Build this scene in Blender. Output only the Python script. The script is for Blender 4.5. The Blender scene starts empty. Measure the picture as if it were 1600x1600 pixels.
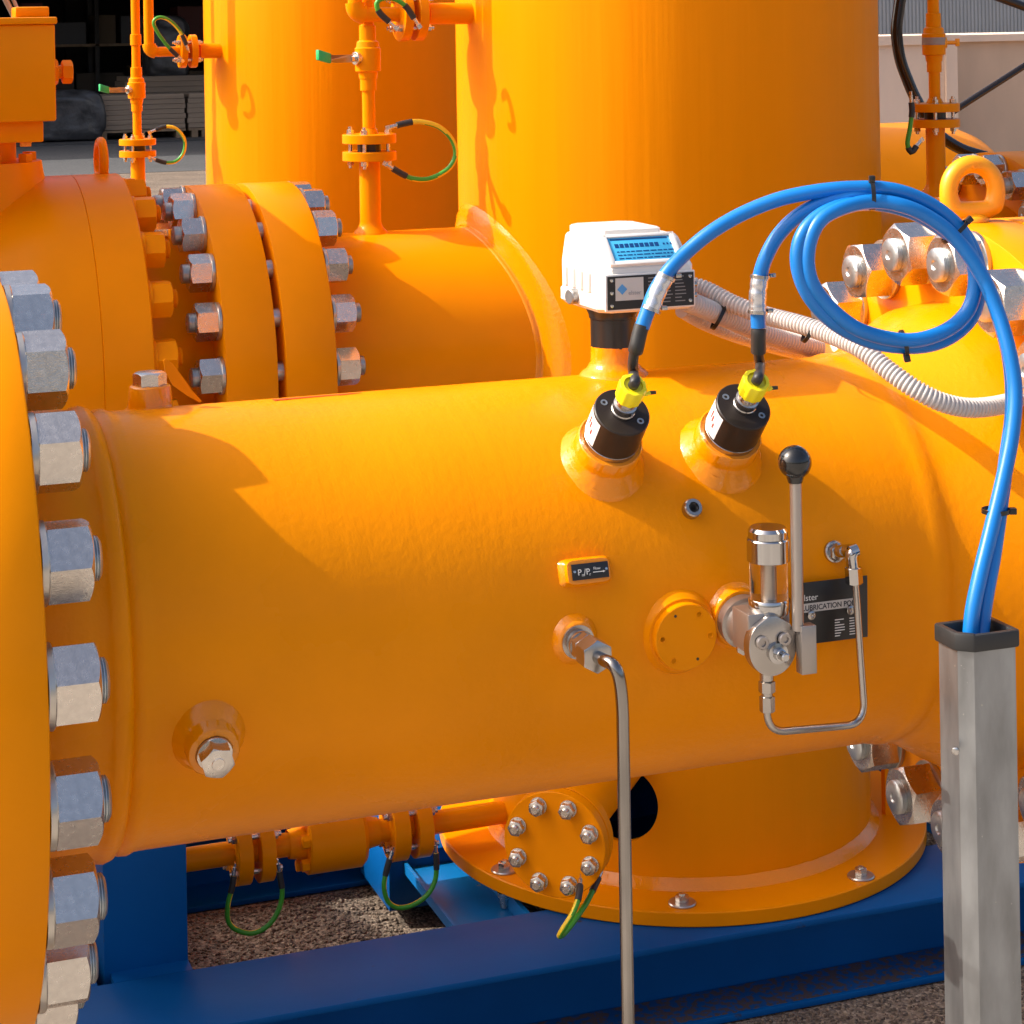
import bpy, bmesh, math, random
from mathutils import Vector, Matrix
random.seed(7)
R_ = math.radians
SC = bpy.context.scene
# ------------------------------------------------------------------ camera
F, TH, RO, CX, CY = 3283.6, R_(19.754), R_(.9735), 800.0, 44.2
cT, sT, cr, sr = math.cos(TH), math.sin(TH), math.cos(RO), math.sin(RO)
GZ = -1.71                       # ground height, the lens is at the origin
cam = bpy.data.objects.new('camera', bpy.data.cameras.new('camera'))
SC.collection.objects.link(cam); SC.camera = cam
right = Vector((cT, -sT, 0)); up = Vector((0, 0, 1)); fwd = Vector((sT, cT, 0))
ex = right*cr - up*sr; ey = right*sr + up*cr
cam.matrix_world = Matrix((ex, ey, -fwd)).transposed().to_4x4()
cam.data.sensor_width = 36; cam.data.lens = F/1600*36
cam.data.shift_y = -(800-CY)/1600; cam.data.clip_start = .05; cam.data.clip_end = 2000
# ------------------------------------------------------------------ light
SUN_EL, SUN_AZ = R_(42), R_(17)            # azimuth measured from -X towards +Y
sdir = Vector((-math.cos(SUN_AZ)*math.cos(SUN_EL), math.sin(SUN_AZ)*math.cos(SUN_EL), math.sin(SUN_EL)))
w = bpy.data.worlds.new('World'); SC.world = w; w.use_nodes = True
nt = w.node_tree; bg = nt.nodes['Background']; sk = nt.nodes.new('ShaderNodeTexSky')
sk.sky_type = 'NISHITA'; sk.sun_disc = False; sk.sun_elevation = SUN_EL
sk.sun_rotation = math.atan2(sdir.x, sdir.y); sk.air_density = .7; sk.dust_density = 6; sk.ozone_density = 0
nt.links.new(sk.outputs[0], bg.inputs[0]); bg.inputs[1].default_value = .12
sun = bpy.data.objects.new('sun', bpy.data.lights.new('sun', 'SUN')); SC.collection.objects.link(sun)
sun.data.energy = 2.3; sun.data.angle = R_(.5); sun.data.color = (1, .93, .84)
sun.rotation_euler = (-sdir).to_track_quat('-Z', 'Y').to_euler()
SC.view_settings.view_transform = 'Standard'; SC.view_settings.look = 'None'
SC.view_settings.exposure = 1.25; SC.view_settings.gamma = 1
SC.cycles.max_bounces = 8; SC.cycles.diffuse_bounces = 5

# ------------------------------------------------------------------ helpers
def ray(x, y):
    a, b = x-CX, y-CY; a, b = a*cr-b*sr, a*sr+b*cr
    u, v = a/F, -b/F
    return Vector((u*cT+sT, -u*sT+cT, v))
def at(x, y, X=None, Y=None, Z=None):
    r = ray(x, y)
    return r*((X/r.x) if X is not None else (Y/r.y) if Y is not None else (Z/r.z))
D, H, RP = 2.0248, .5659, .203            # main line: axis distance, depth below lens, pipe radius
def onp(x, y, rad=RP):
    r = ray(x, y); A = r.y**2+r.z**2; B = -2*(D*r.y-H*r.z); C = D*D+H*H-rad*rad
    t = (-B-math.sqrt(max(B*B-4*A*C, 0)))/(2*A); P = r*t
    return P, math.atan2(P.z+H, D-P.y)
def radial(X, ph, rho): return Vector((X, D-rho*math.cos(ph), -H+rho*math.sin(ph)))
def nrm(ph): return Vector((0, -math.cos(ph), math.sin(ph)))

def frame(d, ref=None):
    d = Vector(d).normalized()
    ref = Vector(ref) if ref else (Vector((0, 0, 1)) if abs(d.z) < .9 else Vector((0, 1, 0)))
    a = (ref - d*ref.dot(d)).normalized(); return d, a, d.cross(a)
def lathe(bm, prof, o, d, seg=48, mi=0, ref=None, cap=True, jit=0):
    """prof: list of (h, r) along axis d from o"""
    d, a, b = frame(d, ref); o = Vector(o); rings = []
    for h, r in prof:
        if r < 1e-6: rings.append([bm.verts.new(o+d*h)])
        else:
            rings.append([bm.verts.new(o+d*(h+(random.uniform(-jit, jit) if jit else 0))+(a*math.cos(2*math.pi*k/seg)+b*math.sin(2*math.pi*k/seg))*(r+(random.uniform(-jit, jit) if jit else 0))) for k in range(seg)])
    for p, q in zip(rings[:-1], rings[1:]):
        for k in range(seg):
            k2 = (k+1) % seg
            if len(p) == 1 and len(q) == 1: continue
            if len(p) == 1: f = bm.faces.new((p[0], q[k], q[k2]))
            elif len(q) == 1: f = bm.faces.new((p[k], q[0], p[k2]))
            else: f = bm.faces.new((p[k], q[k], q[k2], p[k2]))
            f.material_index = mi
    if cap:
        for rg in (rings[0], rings[-1]):
            if len(rg) > 2: f = bm.faces.new(rg); f.material_index = mi
    return bm
def cyl(bm, p0, p1, r, seg=32, bev=.0, mi=0, r1=None):
    p0, p1 = Vector(p0), Vector(p1); L = (p1-p0).length; r1 = r if r1 is None else r1
    pr = [(0, r), (L, r1)] if not bev else [(0, r-bev), (bev, r), (L-bev, r1), (L, r1-bev)]
    return lathe(bm, pr, p0, p1-p0, seg, mi)
def catmull(pts, n=8, closed=False):
    P = [Vector(p) for p in pts]; out = []; N = len(P)
    rng = range(N) if closed else range(N-1)
    for i in rng:
        g = (lambda k: P[k % N]) if closed else (lambda k: P[min(max(k, 0), N-1)])
        p0, p1, p2, p3 = g(i-1), g(i), g(i+1), g(i+2)
        for j in range(n):
            t = j/n
            out.append(.5*((2*p1)+(p2-p0)*t+(2*p0-5*p1+4*p2-p3)*t*t+(3*p1-p0-3*p2+p3)*t**3))
    if not closed: out.append(P[-1])
    return out
def resample(pts, step):
    out = [pts[0].copy()]; acc = 0
    for a, b in zip(pts[:-1], pts[1:]):
        L = (b-a).length
        if L < 1e-9: continue
        t = step-acc
        while t <= L: out.append(a+(b-a)*(t/L)); t += step
        acc = (acc+L) % step
    return out
def tube(bm, pts, r, seg=14, rf=None, mi=0, cap=True, mf=None, closed=False):
    P = [Vector(p) for p in pts]; n = len(P); rings = []; a = None
    for i in range(n):
        t = (P[(i+1) % n]-P[i-1]) if closed else (P[min(i+1, n-1)]-P[max(i-1, 0)])
        t.normalize()
        if a is None: _, a, _ = frame(t)
        a = (a-t*a.dot(t)).normalized(); b = t.cross(a); rr = rf(i) if rf else r
        rings.append([bm.verts.new(P[i]+(a*math.cos(2*math.pi*k/seg)+b*math.sin(2*math.pi*k/seg))*rr) for k in range(seg)])
    m = n if closed else n-1
    for i in range(m):
        p, q = rings[i], rings[(i+1) % n]
        for k in range(seg):
            f = bm.faces.new((p[k], p[(k+1) % seg], q[(k+1) % seg], q[k])); f.material_index = mf(i, k) if mf else mi
    if cap and not closed:
        bm.faces.new(rings[0]).material_index = mi; bm.faces.new(rings[-1]).material_index = mi
    return bm
def prism(bm, poly, d, mi=0, bev=0):
    """poly: list of world points (planar), extruded by vector d"""
    d = Vector(d); A = [bm.verts.new(Vector(p)) for p in poly]; B = [bm.verts.new(Vector(p)+d) for p in poly]; n = len(A)
    fs = [bm.faces.new(A), bm.faces.new(B[::-1])]
    for k in range(n): fs.append(bm.faces.new((A[k], B[k], B[(k+1) % n], A[(k+1) % n])))
    for f in fs: f.material_index = mi
    if bev:
        bmesh.ops.recalc_face_normals(bm, faces=fs)
        es = list({e for f in fs for e in f.edges})
        bmesh.ops.bevel(bm, geom=es, offset=bev, segments=2, affect='EDGES', profile=.5)
    return bm
def box(bm, c, s, axes=None, mi=0, bev=0):
    c = Vector(c); X, Y, Z = axes if axes else (Vector((1, 0, 0)), Vector((0, 1, 0)), Vector((0, 0, 1)))
    X, Y, Z = X*s[0]/2, Y*s[1]/2, Z*s[2]/2
    return prism(bm, [c-X-Y-Z, c+X-Y-Z, c+X+Y-Z, c-X+Y-Z], 2*Z, mi, bev)
def bx(bm, x0, x1, y0, y1, z0, z1, mi=0, bev=0):
    return box(bm, ((x0+x1)/2, (y0+y1)/2, (z0+z1)/2), (x1-x0, y1-y0, z1-z0), None, mi, bev)
def hexnut(bm, o, d, AF, L, rot=0, hole=0, both=False, mi=0):
    """hexagonal nut or bolt head, chamfered on its free end"""
    d, a, b = frame(d); o = Vector(o); n = 48; r0 = AF*.485; rings = []
    def rh(t): return AF/2/math.cos((t % (math.pi/3))-math.pi/6)
    def mk(fr, fz): return [bm.verts.new(o+d*fz(t)+(a*math.cos(t+rot)+b*math.sin(t+rot))*fr(t)) for t in [2*math.pi*k/n for k in range(n)]]
    if both: rings.append(mk(lambda t: r0, lambda t: 0)); rings.append(mk(rh, lambda t: (rh(t)-r0)*.6))
    else: rings.append(mk(rh, lambda t: 0))
    rings.append(mk(rh, lambda t: L-(rh(t)-r0)*.6)); rings.append(mk(lambda t: r0, lambda t: L))
    for p, q in zip(rings[:-1], rings[1:]):
        for k in range(n): bm.faces.new((p[k], q[k], q[(k+1) % n], p[(k+1) % n])).material_index = mi
    bm.faces.new(rings[0]).material_index = mi; bm.faces.new(rings[-1]).material_index = mi
    return bm
BM = bmesh.new
WL = {}
def finish(bm, me, ang=33):
    bmesh.ops.remove_doubles(bm, verts=bm.verts, dist=1e-6)
    bmesh.ops.recalc_face_normals(bm, faces=bm.faces)
    for f in bm.faces: f.smooth = True
    c = R_(ang)
    for e in bm.edges:
        if len(e.link_faces) == 2 and e.calc_face_angle(0) > c: e.smooth = False
    bm.to_mesh(me); bm.free()
def obj(name, bm, mats, parent=None, ang=33):
    """mesh given in world coordinates, re-expressed about its parent's base"""
    if parent is not None: bmesh.ops.translate(bm, verts=bm.verts, vec=-WL[parent.name])
    me = bpy.data.meshes.new(name); finish(bm, me, ang)
    for m in (mats if isinstance(mats, (list, tuple)) else [mats]): me.materials.append(m)
    o = bpy.data.objects.new(name, me); SC.collection.objects.link(o)
    if parent is not None: o.parent = parent; WL[o.name] = WL[parent.name].copy()
    else: WL[o.name] = Vector((0, 0, 0))
    return o
def thing(name, label, cat, loc=(0, 0, 0), group=None):
    o = bpy.data.objects.new(name, None); SC.collection.objects.link(o); o.location = Vector(loc)
    o.empty_display_size = .02
    o['label'] = label; o['category'] = cat
    if group: o['group'] = group
    WL[o.name] = Vector(loc); return o
def split(name, bm, mats, parent, ang=33):
    """one object for every separate piece collected in bm"""
    bm.verts.ensure_lookup_table(); seen = set(); out = []
    for v in bm.verts:
        if v in seen: continue
        comp = []; stack = [v]; seen.add(v)
        while stack:
            q = stack.pop(); comp.append(q)
            for e in q.link_edges:
                o = e.other_vert(q)
                if o not in seen: seen.add(o); stack.append(o)
        nb = bmesh.new(); mp = {q: nb.verts.new(q.co) for q in comp}
        for f in {f for q in comp for f in q.link_faces}:
            g = nb.faces.new([mp[q] for q in f.verts]); g.material_index = f.material_index
        out.append(obj(name, nb, mats, parent, ang))
    bm.free(); return out
def tag(o, label, cat, group=None):
    o['label'] = label; o['category'] = cat
    if group: o['group'] = group
    return o
def struct(name, bm, m):
    o = obj(name, bm, m); o['kind'] = 'structure'; return o
def boolcut(o, bmc):
    me = bpy.data.meshes.new('tmp'); bmesh.ops.recalc_face_normals(bmc, faces=bmc.faces); bmc.to_mesh(me); bmc.free()
    c = bpy.data.objects.new('tmp', me); SC.collection.objects.link(c)
    md = o.modifiers.new('b', 'BOOLEAN'); md.operation = 'DIFFERENCE'; md.object = c; md.solver = 'EXACT'
    bpy.context.view_layer.update()
    dg = bpy.context.evaluated_depsgraph_get(); nm = bpy.data.meshes.new_from_object(o.evaluated_get(dg))
    o.modifiers.clear(); o.data = nm; bpy.data.objects.remove(c)
def lettering(txt, o, xdir, n, size, mat, parent, bold=0, name='lettering', align='LEFT', sx=1):
    cu = bpy.data.curves.new('t', 'FONT'); cu.body = txt; cu.size = size; cu.extrude = .0001; cu.offset = bold; cu.align_x = align
    t = bpy.data.objects.new('t', cu); SC.collection.objects.link(t); bpy.context.view_layer.update()
    me = bpy.data.meshes.new_from_object(t.evaluated_get(bpy.context.evaluated_depsgraph_get()))
    bpy.data.objects.remove(t)
    X = Vector(xdir).normalized(); N = Vector(n).normalized(); Yv = N.cross(X)
    M = Matrix((X*sx, Yv, N)).transposed().to_4x4(); M.translation = Vector(o)-WL[parent.name]
    me.transform(M); me.materials.clear(); me.materials.append(mat)
    ob = bpy.data.objects.new(name, me); SC.collection.objects.link(ob); ob.parent = parent; return ob

# ------------------------------------------------------------------ materials
def mat(name, col, rough=.5, metal=0, bump=None, var=None, spec=.5, coat=0, stretch=None, rvar=0, dirt=None, sb=None):
    m = bpy.data.materials.new(name); m.use_nodes = True; t = m.node_tree; N = t.nodes; L = t.links
    p = N['Principled BSDF']; p.inputs['Base Color'].default_value = (*col, 1)
    p.inputs['Roughness'].default_value = rough; p.inputs['Metallic'].default_value = metal
    p.inputs['Specular IOR Level'].default_value = spec; p.inputs['Coat Weight'].default_value = coat
    p.inputs['Coat Roughness'].default_value = .15
    tc = N.new('ShaderNodeTexCoord'); vec = tc.outputs['Object']
    if stretch:
        mp = N.new('ShaderNodeMapping'); mp.inputs['Scale'].default_value = stretch; L.new(vec, mp.inputs[0]); vec = mp.outputs[0]
    colout = None
    if var:
        nz = N.new('ShaderNodeTexNoise'); nz.inputs['Scale'].default_value = var[0]; nz.inputs['Detail'].default_value = 6
        L.new(vec, nz.inputs['Vector'])
        cp = N.new('ShaderNodeValToRGB'); cp.color_ramp.elements[0].position = .3; cp.color_ramp.elements[1].position = .7
        k = var[1]; cp.color_ramp.elements[0].color = (*[c*(1-k) for c in col], 1); cp.color_ramp.elements[1].color = (*[min(1, c*(1+k)) for c in col], 1)
        L.new(nz.outputs[0], cp.inputs[0]); colout = cp.outputs[0]
        if rvar:
            mr = N.new('ShaderNodeMapRange'); mr.inputs[3].default_value = rough-rvar; mr.inputs[4].default_value = rough+rvar
            L.new(nz.outputs[0], mr.inputs[0]); L.new(mr.outputs[0], p.inputs['Roughness'])
    if dirt:                       # sparse specks / grime of another colour: (scale, threshold, colour)
        n2 = N.new('ShaderNodeTexNoise'); n2.inputs['Scale'].default_value = dirt[0]; n2.inputs['Detail'].default_value = 5
        L.new(tc.outputs['Object'], n2.inputs['Vector'])
        c2 = N.new('ShaderNodeValToRGB'); c2.color_ramp.elements[0].position = dirt[1]; c2.color_ramp.elements[1].position = min(1, dirt[1]+.06)
        L.new(n2.outputs[0], c2.inputs[0]); mx = N.new('ShaderNodeMix'); mx.data_type = 'RGBA'
        L.new(c2.outputs[0], mx.inputs[0])
        if colout: L.new(colout, mx.inputs[6])
        else: mx.inputs[6].default_value = (*col, 1)
        mx.inputs[7].default_value = (*dirt[2], 1); colout = mx.outputs[2]
    if colout: L.new(colout, p.inputs['Base Color'])
    if bump:
        last = None
        for (sc, st, ds) in bump:
            nb = N.new('ShaderNodeTexNoise'); nb.inputs['Scale'].default_value = sc; nb.inputs['Detail'].default_value = 4
            L.new(vec, nb.inputs['Vector']); bp = N.new('ShaderNodeBump')
            bp.inputs['Strength'].default_value = st; bp.inputs['Distance'].default_value = ds
            L.new(nb.outputs[0], bp.inputs['Height'])
            if last: L.new(last.outputs[0], bp.inputs['Normal'])
            last = bp
        if sb:                     # extra stretched bump: (mapping, strength, distance)
            mp2 = N.new('ShaderNodeMapping'); mp2.inputs['Scale'].default_value = sb[0]; L.new(tc.outputs['Object'], mp2.inputs[0])
            nb = N.new('ShaderNodeTexNoise'); nb.inputs['Scale'].default_value = 1; nb.inputs['Detail'].default_value = 3
            L.new(mp2.outputs[0], nb.inputs['Vector']); bp = N.new('ShaderNodeBump')
            bp.inputs['Strength'].default_value = sb[1]; bp.inputs['Distance'].default_value = sb[2]
            L.new(nb.outputs[0], bp.inputs['Height']); L.new(last.outputs[0], bp.inputs['Normal']); last = bp
        L.new(last.outputs[0], p.inputs['Normal'])
    return m
OR = (.80, .250, .0002)
M_cast = mat('orange_paint_on_rough_steel', OR, .28, spec=.10, bump=[(130, .28, .0016), (380, .22, .0007)], var=(5, .08), rvar=.06, dirt=(38, .80, (.5, .14, .002)), sb=((60, 1.5, 1.5), .28, .0016))
M_or = mat('orange_paint', OR, .30, spec=.08, bump=[(240, .12, .0006)], var=(9, .04), rvar=.05)
M_orv = mat('orange_paint_on_rolled_plate', OR, .34, spec=.07, bump=[(16, .25, .003), (90, .2, .0012)], var=(7, .05), stretch=(1, 1, .06), rvar=.05, sb=((26, 26, .8), .35, .004))
M_weld = mat('painted_weld', OR, .17, spec=.5, bump=[(110, .35, .002), (300, .3, .0008)])
M_yel = mat('yellow_lifting_eye_paint', (.87, .33, .001), .4, bump=[(300, .2, .0006)])
M_zn = mat('zinc_plated_steel', (.62, .58, .53), .25, .97, bump=[(600, .35, .0005), (40, .35, .0015)], var=(160, .10), rvar=.1, dirt=(70, .77, (.16, .15, .14)))
M_znw = mat('zinc_washer', (.50, .47, .42), .3, .9, bump=[(300, .2, .0005)])
M_stud = mat('stud_thread', (.50, .53, .54), .33, .9, bump=[(400, .4, .0008)], var=(60, .2))
M_ss = mat('stainless_steel', (.46, .43, .40), .26, 1, bump=[(200, .1, .0004)], var=(30, .08))
M_ch = mat('bright_polished_steel', (.50, .49, .48), .12, 1, bump=[(150, .08, .0004)])
M_tb = mat('drawn_steel_tube', (.30, .28, .26), .16, 1, var=(60, .2), stretch=(1, 1, .2), bump=[(90, .15, .0005)])
M_al = mat('brushed_steel', (.40, .36, .33), .36, .9, bump=[(300, .2, .0004)])
M_blk = mat('black_plastic', (.012, .011, .011), .32, bump=[(200, .1, .0004)])
M_blkm = mat('black_anodised_aluminium', (.020, .014, .011), .42, spec=.35, bump=[(500, .15, .0003)])
M_rub = mat('black_rubber', (.02, .02, .02), .5)
M_wht = mat('white_plastic_housing', (.72, .69, .65), .4, bump=[(300, .08, .0004)], var=(12, .03))
M_blue = mat('blue_cable_jacket', (.003, .165, .52), .34, var=(14, .08), bump=[(120, .15, .0006)])
M_hose = mat('white_corrugated_plastic', (.56, .51, .47), .42)
M_yp = mat('yellow_plastic', (.85, .72, .01), .35)
M_grn = mat('green_grip', (.02, .42, .12), .4)
M_gy = [mat('yellow_wire_jacket', (.80, .55, .02), .4), mat('green_wire_jacket', (.05, .30, .02), .4)]
M_skid = mat('blue_skid_paint', (.0005, .074, .26), .42, spec=.14, var=(5, .12), bump=[(40, .15, .0015), (300, .15, .0006)], rvar=.08, dirt=(20, .70, (.035, .030, .03)))
M_sunblue = mat('sunlit_skid_paint', (.002, .15, .42), .4, var=(8, .1), dirt=(60, .72, (.25, .22, .2)))  # skid blue lightened to stand in for sunlight on the channel
M_skidd = mat('blue_skid_paint_dusty', (.0005, .064, .225), .5, var=(5, .12), bump=[(40, .15, .0015)], dirt=(90, .47, (.09, .06, .045)))
M_galv = mat('galvanised_steel', (.30, .31, .315), .38, .8, bump=[(30, .15, .002), (240, .15, .0006)], var=(42, .24), stretch=(1, 1, .3), rvar=.12, dirt=(140, .70, (.45, .44, .41)))
M_wtext = mat('white_print', (.7, .68, .64), .5)
M_ktext = mat('dark_print', (.02, .02, .025), .5)
M_bscr = mat('blue_display_glass', (.05, .38, .66), .12, coat=.6)
M_bscd = mat('dark_display_print', (.006, .05, .18), .2)
M_slv = mat('printed_silver_plate', (.55, .53, .50), .35, .3)
M_red = mat('red_marker', (.75, .05, .005), .5)
def glass():
    m = bpy.data.materials.new('clear_acrylic'); m.use_nodes = True; t = m.node_tree; N = t.nodes
    p = N['Principled BSDF']; p.inputs['Transmission Weight'].default_value = 1; p.inputs['Roughness'].default_value = .03
    p.inputs['IOR'].default_value = 1.12; p.inputs['Base Color'].default_value = (1, .97, .92, 1); return m
M_gls = glass()

# ------------------------------------------------------------------ ground
def ground_mat(name, cols, sc, bumpd, big=.5):
    m = bpy.data.materials.new(name); m.use_nodes = True; t = m.node_tree; N = t.nodes; L = t.links
    p = N['Principled BSDF']; p.inputs['Roughness'].default_value = .9; tc = N.new('ShaderNodeTexCoord')
    v = N.new('ShaderNodeTexVoronoi'); v.inputs['Scale'].default_value = sc; L.new(tc.outputs['Object'], v.inputs['Vector'])
    cp = N.new('ShaderNodeValToRGB'); els = cp.color_ramp.elements
    for i, c in enumerate(cols):
        e = els[i] if i < 2 else els.new(i/(len(cols)-1)); e.color = (*c, 1)
    for i, e in enumerate(sorted(els, key=lambda q: q.position)): pass
    for i in range(len(cols)): els[i].position = i/(len(cols)-1); els[i].color = (*cols[i], 1)
    wn = N.new('ShaderNodeSeparateColor'); L.new(v.outputs['Color'], wn.inputs[0]); L.new(wn.outputs[0], cp.inputs[0])
    nz = N.new('ShaderNodeTexNoise'); nz.inputs['Scale'].default_value = big; nz.inputs['Detail'].default_value = 8; L.new(tc.outputs['Object'], nz.inputs['Vector'])
    mr = N.new('ShaderNodeMapRange'); mr.inputs[1].default_value = .3; mr.inputs[2].default_value = .7; mr.inputs[3].default_value = .75; mr.inputs[4].default_value = 1.2; L.new(nz.outputs[0], mr.inputs[0])
    mx = N.new('ShaderNodeVectorMath'); mx.operation = 'SCALE'; L.new(cp.outputs[0], mx.inputs[0]); L.new(mr.outputs[0], mx.inputs['Scale']); L.new(mx.outputs[0], p.inputs['Base Color'])
    b = N.new('ShaderNodeBump'); b.inputs['Distance'].default_value = bumpd; b.inputs['Strength'].default_value = .8
    L.new(v.outputs['Distance'], b.inputs['Height']); b.invert = True; L.new(b.outputs[0], p.inputs['Normal']); return m
M_grav = ground_mat('exposed_aggregate_concrete', [(.05, .036, .028), (.14, .105, .075), (.25, .19, .14), (.08, .055, .04), (.34, .27, .20)], 165, .004, 2)
M_asph = ground_mat('worn_asphalt', [(.045, .047, .05), (.07, .072, .075), (.09, .09, .09)], 60, .003, .3)
bm = BM(); bmesh.ops.create_grid(bm, x_segments=2, y_segments=2, size=900); bmesh.ops.translate(bm, verts=bm.verts, vec=(0, 0, GZ))
struct('ground', bm, M_grav)
bm = BM(); bx(bm, -60, 60, 26, 70, GZ-.02, GZ+.004); struct('asphalt_yard', bm, M_asph)
M_bounce = ground_mat('bounce_concrete', [(.26, .235, .20), (.32, .29, .25), (.29, .26, .22)], 40, .001, .8)
bm = BM(); bx(bm, -40, 40, -25, 1.9, GZ-.02, GZ+.004); struct('bounce_slab', bm, M_bounce)  # unseen pale slab, added to bounce fill light onto the meter

# ------------------------------------------------------------------ building with the dark open hall
M_wall = mat('grey_wall_cladding', (.33, .34, .35), .6)
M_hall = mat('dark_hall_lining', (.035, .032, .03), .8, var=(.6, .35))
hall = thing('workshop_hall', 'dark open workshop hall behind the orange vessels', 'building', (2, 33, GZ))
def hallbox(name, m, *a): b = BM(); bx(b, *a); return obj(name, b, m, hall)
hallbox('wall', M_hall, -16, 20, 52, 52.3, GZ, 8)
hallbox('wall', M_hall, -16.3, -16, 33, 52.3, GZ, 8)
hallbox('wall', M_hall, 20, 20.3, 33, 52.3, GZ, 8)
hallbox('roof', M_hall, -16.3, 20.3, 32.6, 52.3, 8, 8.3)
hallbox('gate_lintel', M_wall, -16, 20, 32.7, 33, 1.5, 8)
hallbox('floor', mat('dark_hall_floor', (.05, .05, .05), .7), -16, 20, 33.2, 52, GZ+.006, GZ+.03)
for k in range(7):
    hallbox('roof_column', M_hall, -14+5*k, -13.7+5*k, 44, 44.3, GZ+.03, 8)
M_board = mat('stacked_chipboard', (.27, .20, .14), .75, var=(2, .2), bump=[(30, .4, .02)], stretch=(.1, .1, 6))
M_pal = mat('pallet_wood', (.22, .15, .09), .8, var=(6, .3))
M_tarp = mat('grey_plastic_wrap', (.05, .05, .052), .4, var=(4, .6), bump=[(5, .5, .06)])
Yb = 33.9
def pallet(x0, x1, y, h, lab, m=M_board, n=7):
    t = thing('board_stack', lab, 'pallet load', ((x0+x1)/2, y, GZ+.03), 'board stacks on pallets in the dark hall')
    b = BM(); dz = (h-.16)/n
    for k in range(n):
        j = random.uniform(-.02, .02); bx(b, x0+j, x1+j, y, y+1.1, GZ+.18+dz*k+.006, GZ+.18+dz*(k+1))
    obj('boards', b, m, t)
    b = BM()
    for k in range(3):
        xx = x0+.05+(x1-x0-.2)*k/2; bx(b, xx, xx+.1, y, y+1.1, GZ+.03, GZ+.14)
    bx(b, x0, x1, y, y+1.1, GZ+.14, GZ+.176); obj('pallet', b, M_pal, t)
a0 = at(152, 190, Y=Yb).x; a1 = at(290, 190, Y=Yb).x; a2 = at(292, 190, Y=Yb).x; a3 = at(345, 190, Y=Yb).x
pallet(a0, a1, Yb, .72, 'wide stack of brown boards on a pallet in the dark hall')
pallet(a2+.03, a3, Yb, .72, 'narrow board stack right of the wide stack, beside the vessel edge')
p = at(290, 150, Y=Yb+1.6).x
pallet(p-1.0, p+.5, Yb+1.6, .98, 'higher brown board stack behind the wide stack in the hall', n=9)
def lump(name, label, cat, c, s, m, seed):
    random.seed(seed); b = BM(); bmesh.ops.create_icosphere(b, subdivisions=4, radius=1)
    ph = [random.uniform(0, 6) for _ in range(9)]
    for v in b.verts:
        n = v.co.copy(); k = 1+.13*math.sin(3*n.x+ph[0])*math.cos(4*n.z+ph[1])+.08*math.sin(7*n.y+ph[2]+5*n.x)+.05*math.sin(11*n.z+ph[3]+6*n.x)
        q = n*k; f = lambda t: math.copysign(abs(t)**.42, t)
        v.co = Vector((c[0]+f(q.x)*s[0], c[1]+f(q.y)*s[1], max(c[2]+f(q.z)*s[2], c[2]-s[2]*.93)))
    o = obj(name, b, m, None, 80); return tag(o, label, cat)
rk = thing('storage_rack', 'dim storage rack with boxes deep inside the dark hall', 'rack', (1, 40, GZ+.03))
b = BM()
for xx in (-4, -1.5, 1, 3.5, 6, 8.5):
    for yy in (40, 40.9): bx(b, xx, xx+.08, yy, yy+.08, GZ+.03, GZ+4.2)
split('rack_post', b, M_hall, rk)
b = BM()
for zz in (.5, 1.5, 2.5, 3.5): bx(b, -4, 8.58, 40.0, 40.98, GZ+zz, GZ+zz+.05)
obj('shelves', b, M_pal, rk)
random.seed(5); cols = [mat('dimmed_wood', (.06, .045, .03), .8), mat('dimmed_board', (.08, .06, .045), .8), mat('dimmed_grey_crate', (.05, .052, .055), .6), mat('dimmed_cardboard', (.10, .07, .04), .8), mat('dimmed_red_box', (.10, .02, .015), .6)]  # box colours darkened to paint in the hall's dimness
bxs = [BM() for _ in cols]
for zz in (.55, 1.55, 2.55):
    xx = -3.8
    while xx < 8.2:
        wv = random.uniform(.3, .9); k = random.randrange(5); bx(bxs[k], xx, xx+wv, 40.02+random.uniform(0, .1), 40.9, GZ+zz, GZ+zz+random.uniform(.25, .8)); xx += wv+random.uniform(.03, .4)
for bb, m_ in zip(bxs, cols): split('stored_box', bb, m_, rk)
pt = at(118, 190, Y=33.6)
lump('wrapped_pallet', 'grey plastic wrapped load on the hall floor left of the boards', 'wrapped load', (pt.x-.1, 34.2, GZ+.42), (.62, .5, .40), M_tarp, 3)
pt = at(262, 120, Y=35.9)
lump('bulk_bag', 'grey filled sack sitting on top of the boards', 'sack', (pt.x, 36.1, GZ+.98+.5), (.38, .35, .55), M_tarp, 5)

# right background: wooden crate and corrugated hall wall
M_ply2 = mat('plywood_crate_darker', (.66, .46, .31), .7, var=(2.2, .14), bump=[(14, .3, .006)], stretch=(1, 1, .3), dirt=(3.2, .64, (.46, .31, .22)))
M_ply = mat('plywood_crate', (.80, .60, .45), .7, var=(2.2, .14), bump=[(14, .3, .006)], stretch=(1, 1, .3), dirt=(3.2, .66, (.44, .30, .24)))
Yc = 13.0
pA = at(1378, 60, Y=Yc); pB = at(1492, 62, Y=Yc)
cr_t = thing('plywood_crate', 'large pale plywood crate standing behind the right riser', 'crate', (pB.x, Yc+.5, GZ))
b = BM(); bx(b, pA.x-1.4, pB.x, Yc, Yc+2.2, GZ+.1, pB.z-.03); obj('side_panel', b, M_ply, cr_t)
b = BM(); bx(b, pA.x-1.45, pB.x+.02, Yc-.03, Yc+2.25, pB.z-.03, pB.z+.035); obj('lid', b, M_ply, cr_t)
b = BM()
for k in range(4): bx(b, pA.x-1.4+k*.8, pA.x-1.25+k*.8, Yc, Yc+2.2, GZ, GZ+.1)
obj('skid', b, M_pal, cr_t)
b = BM()
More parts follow.
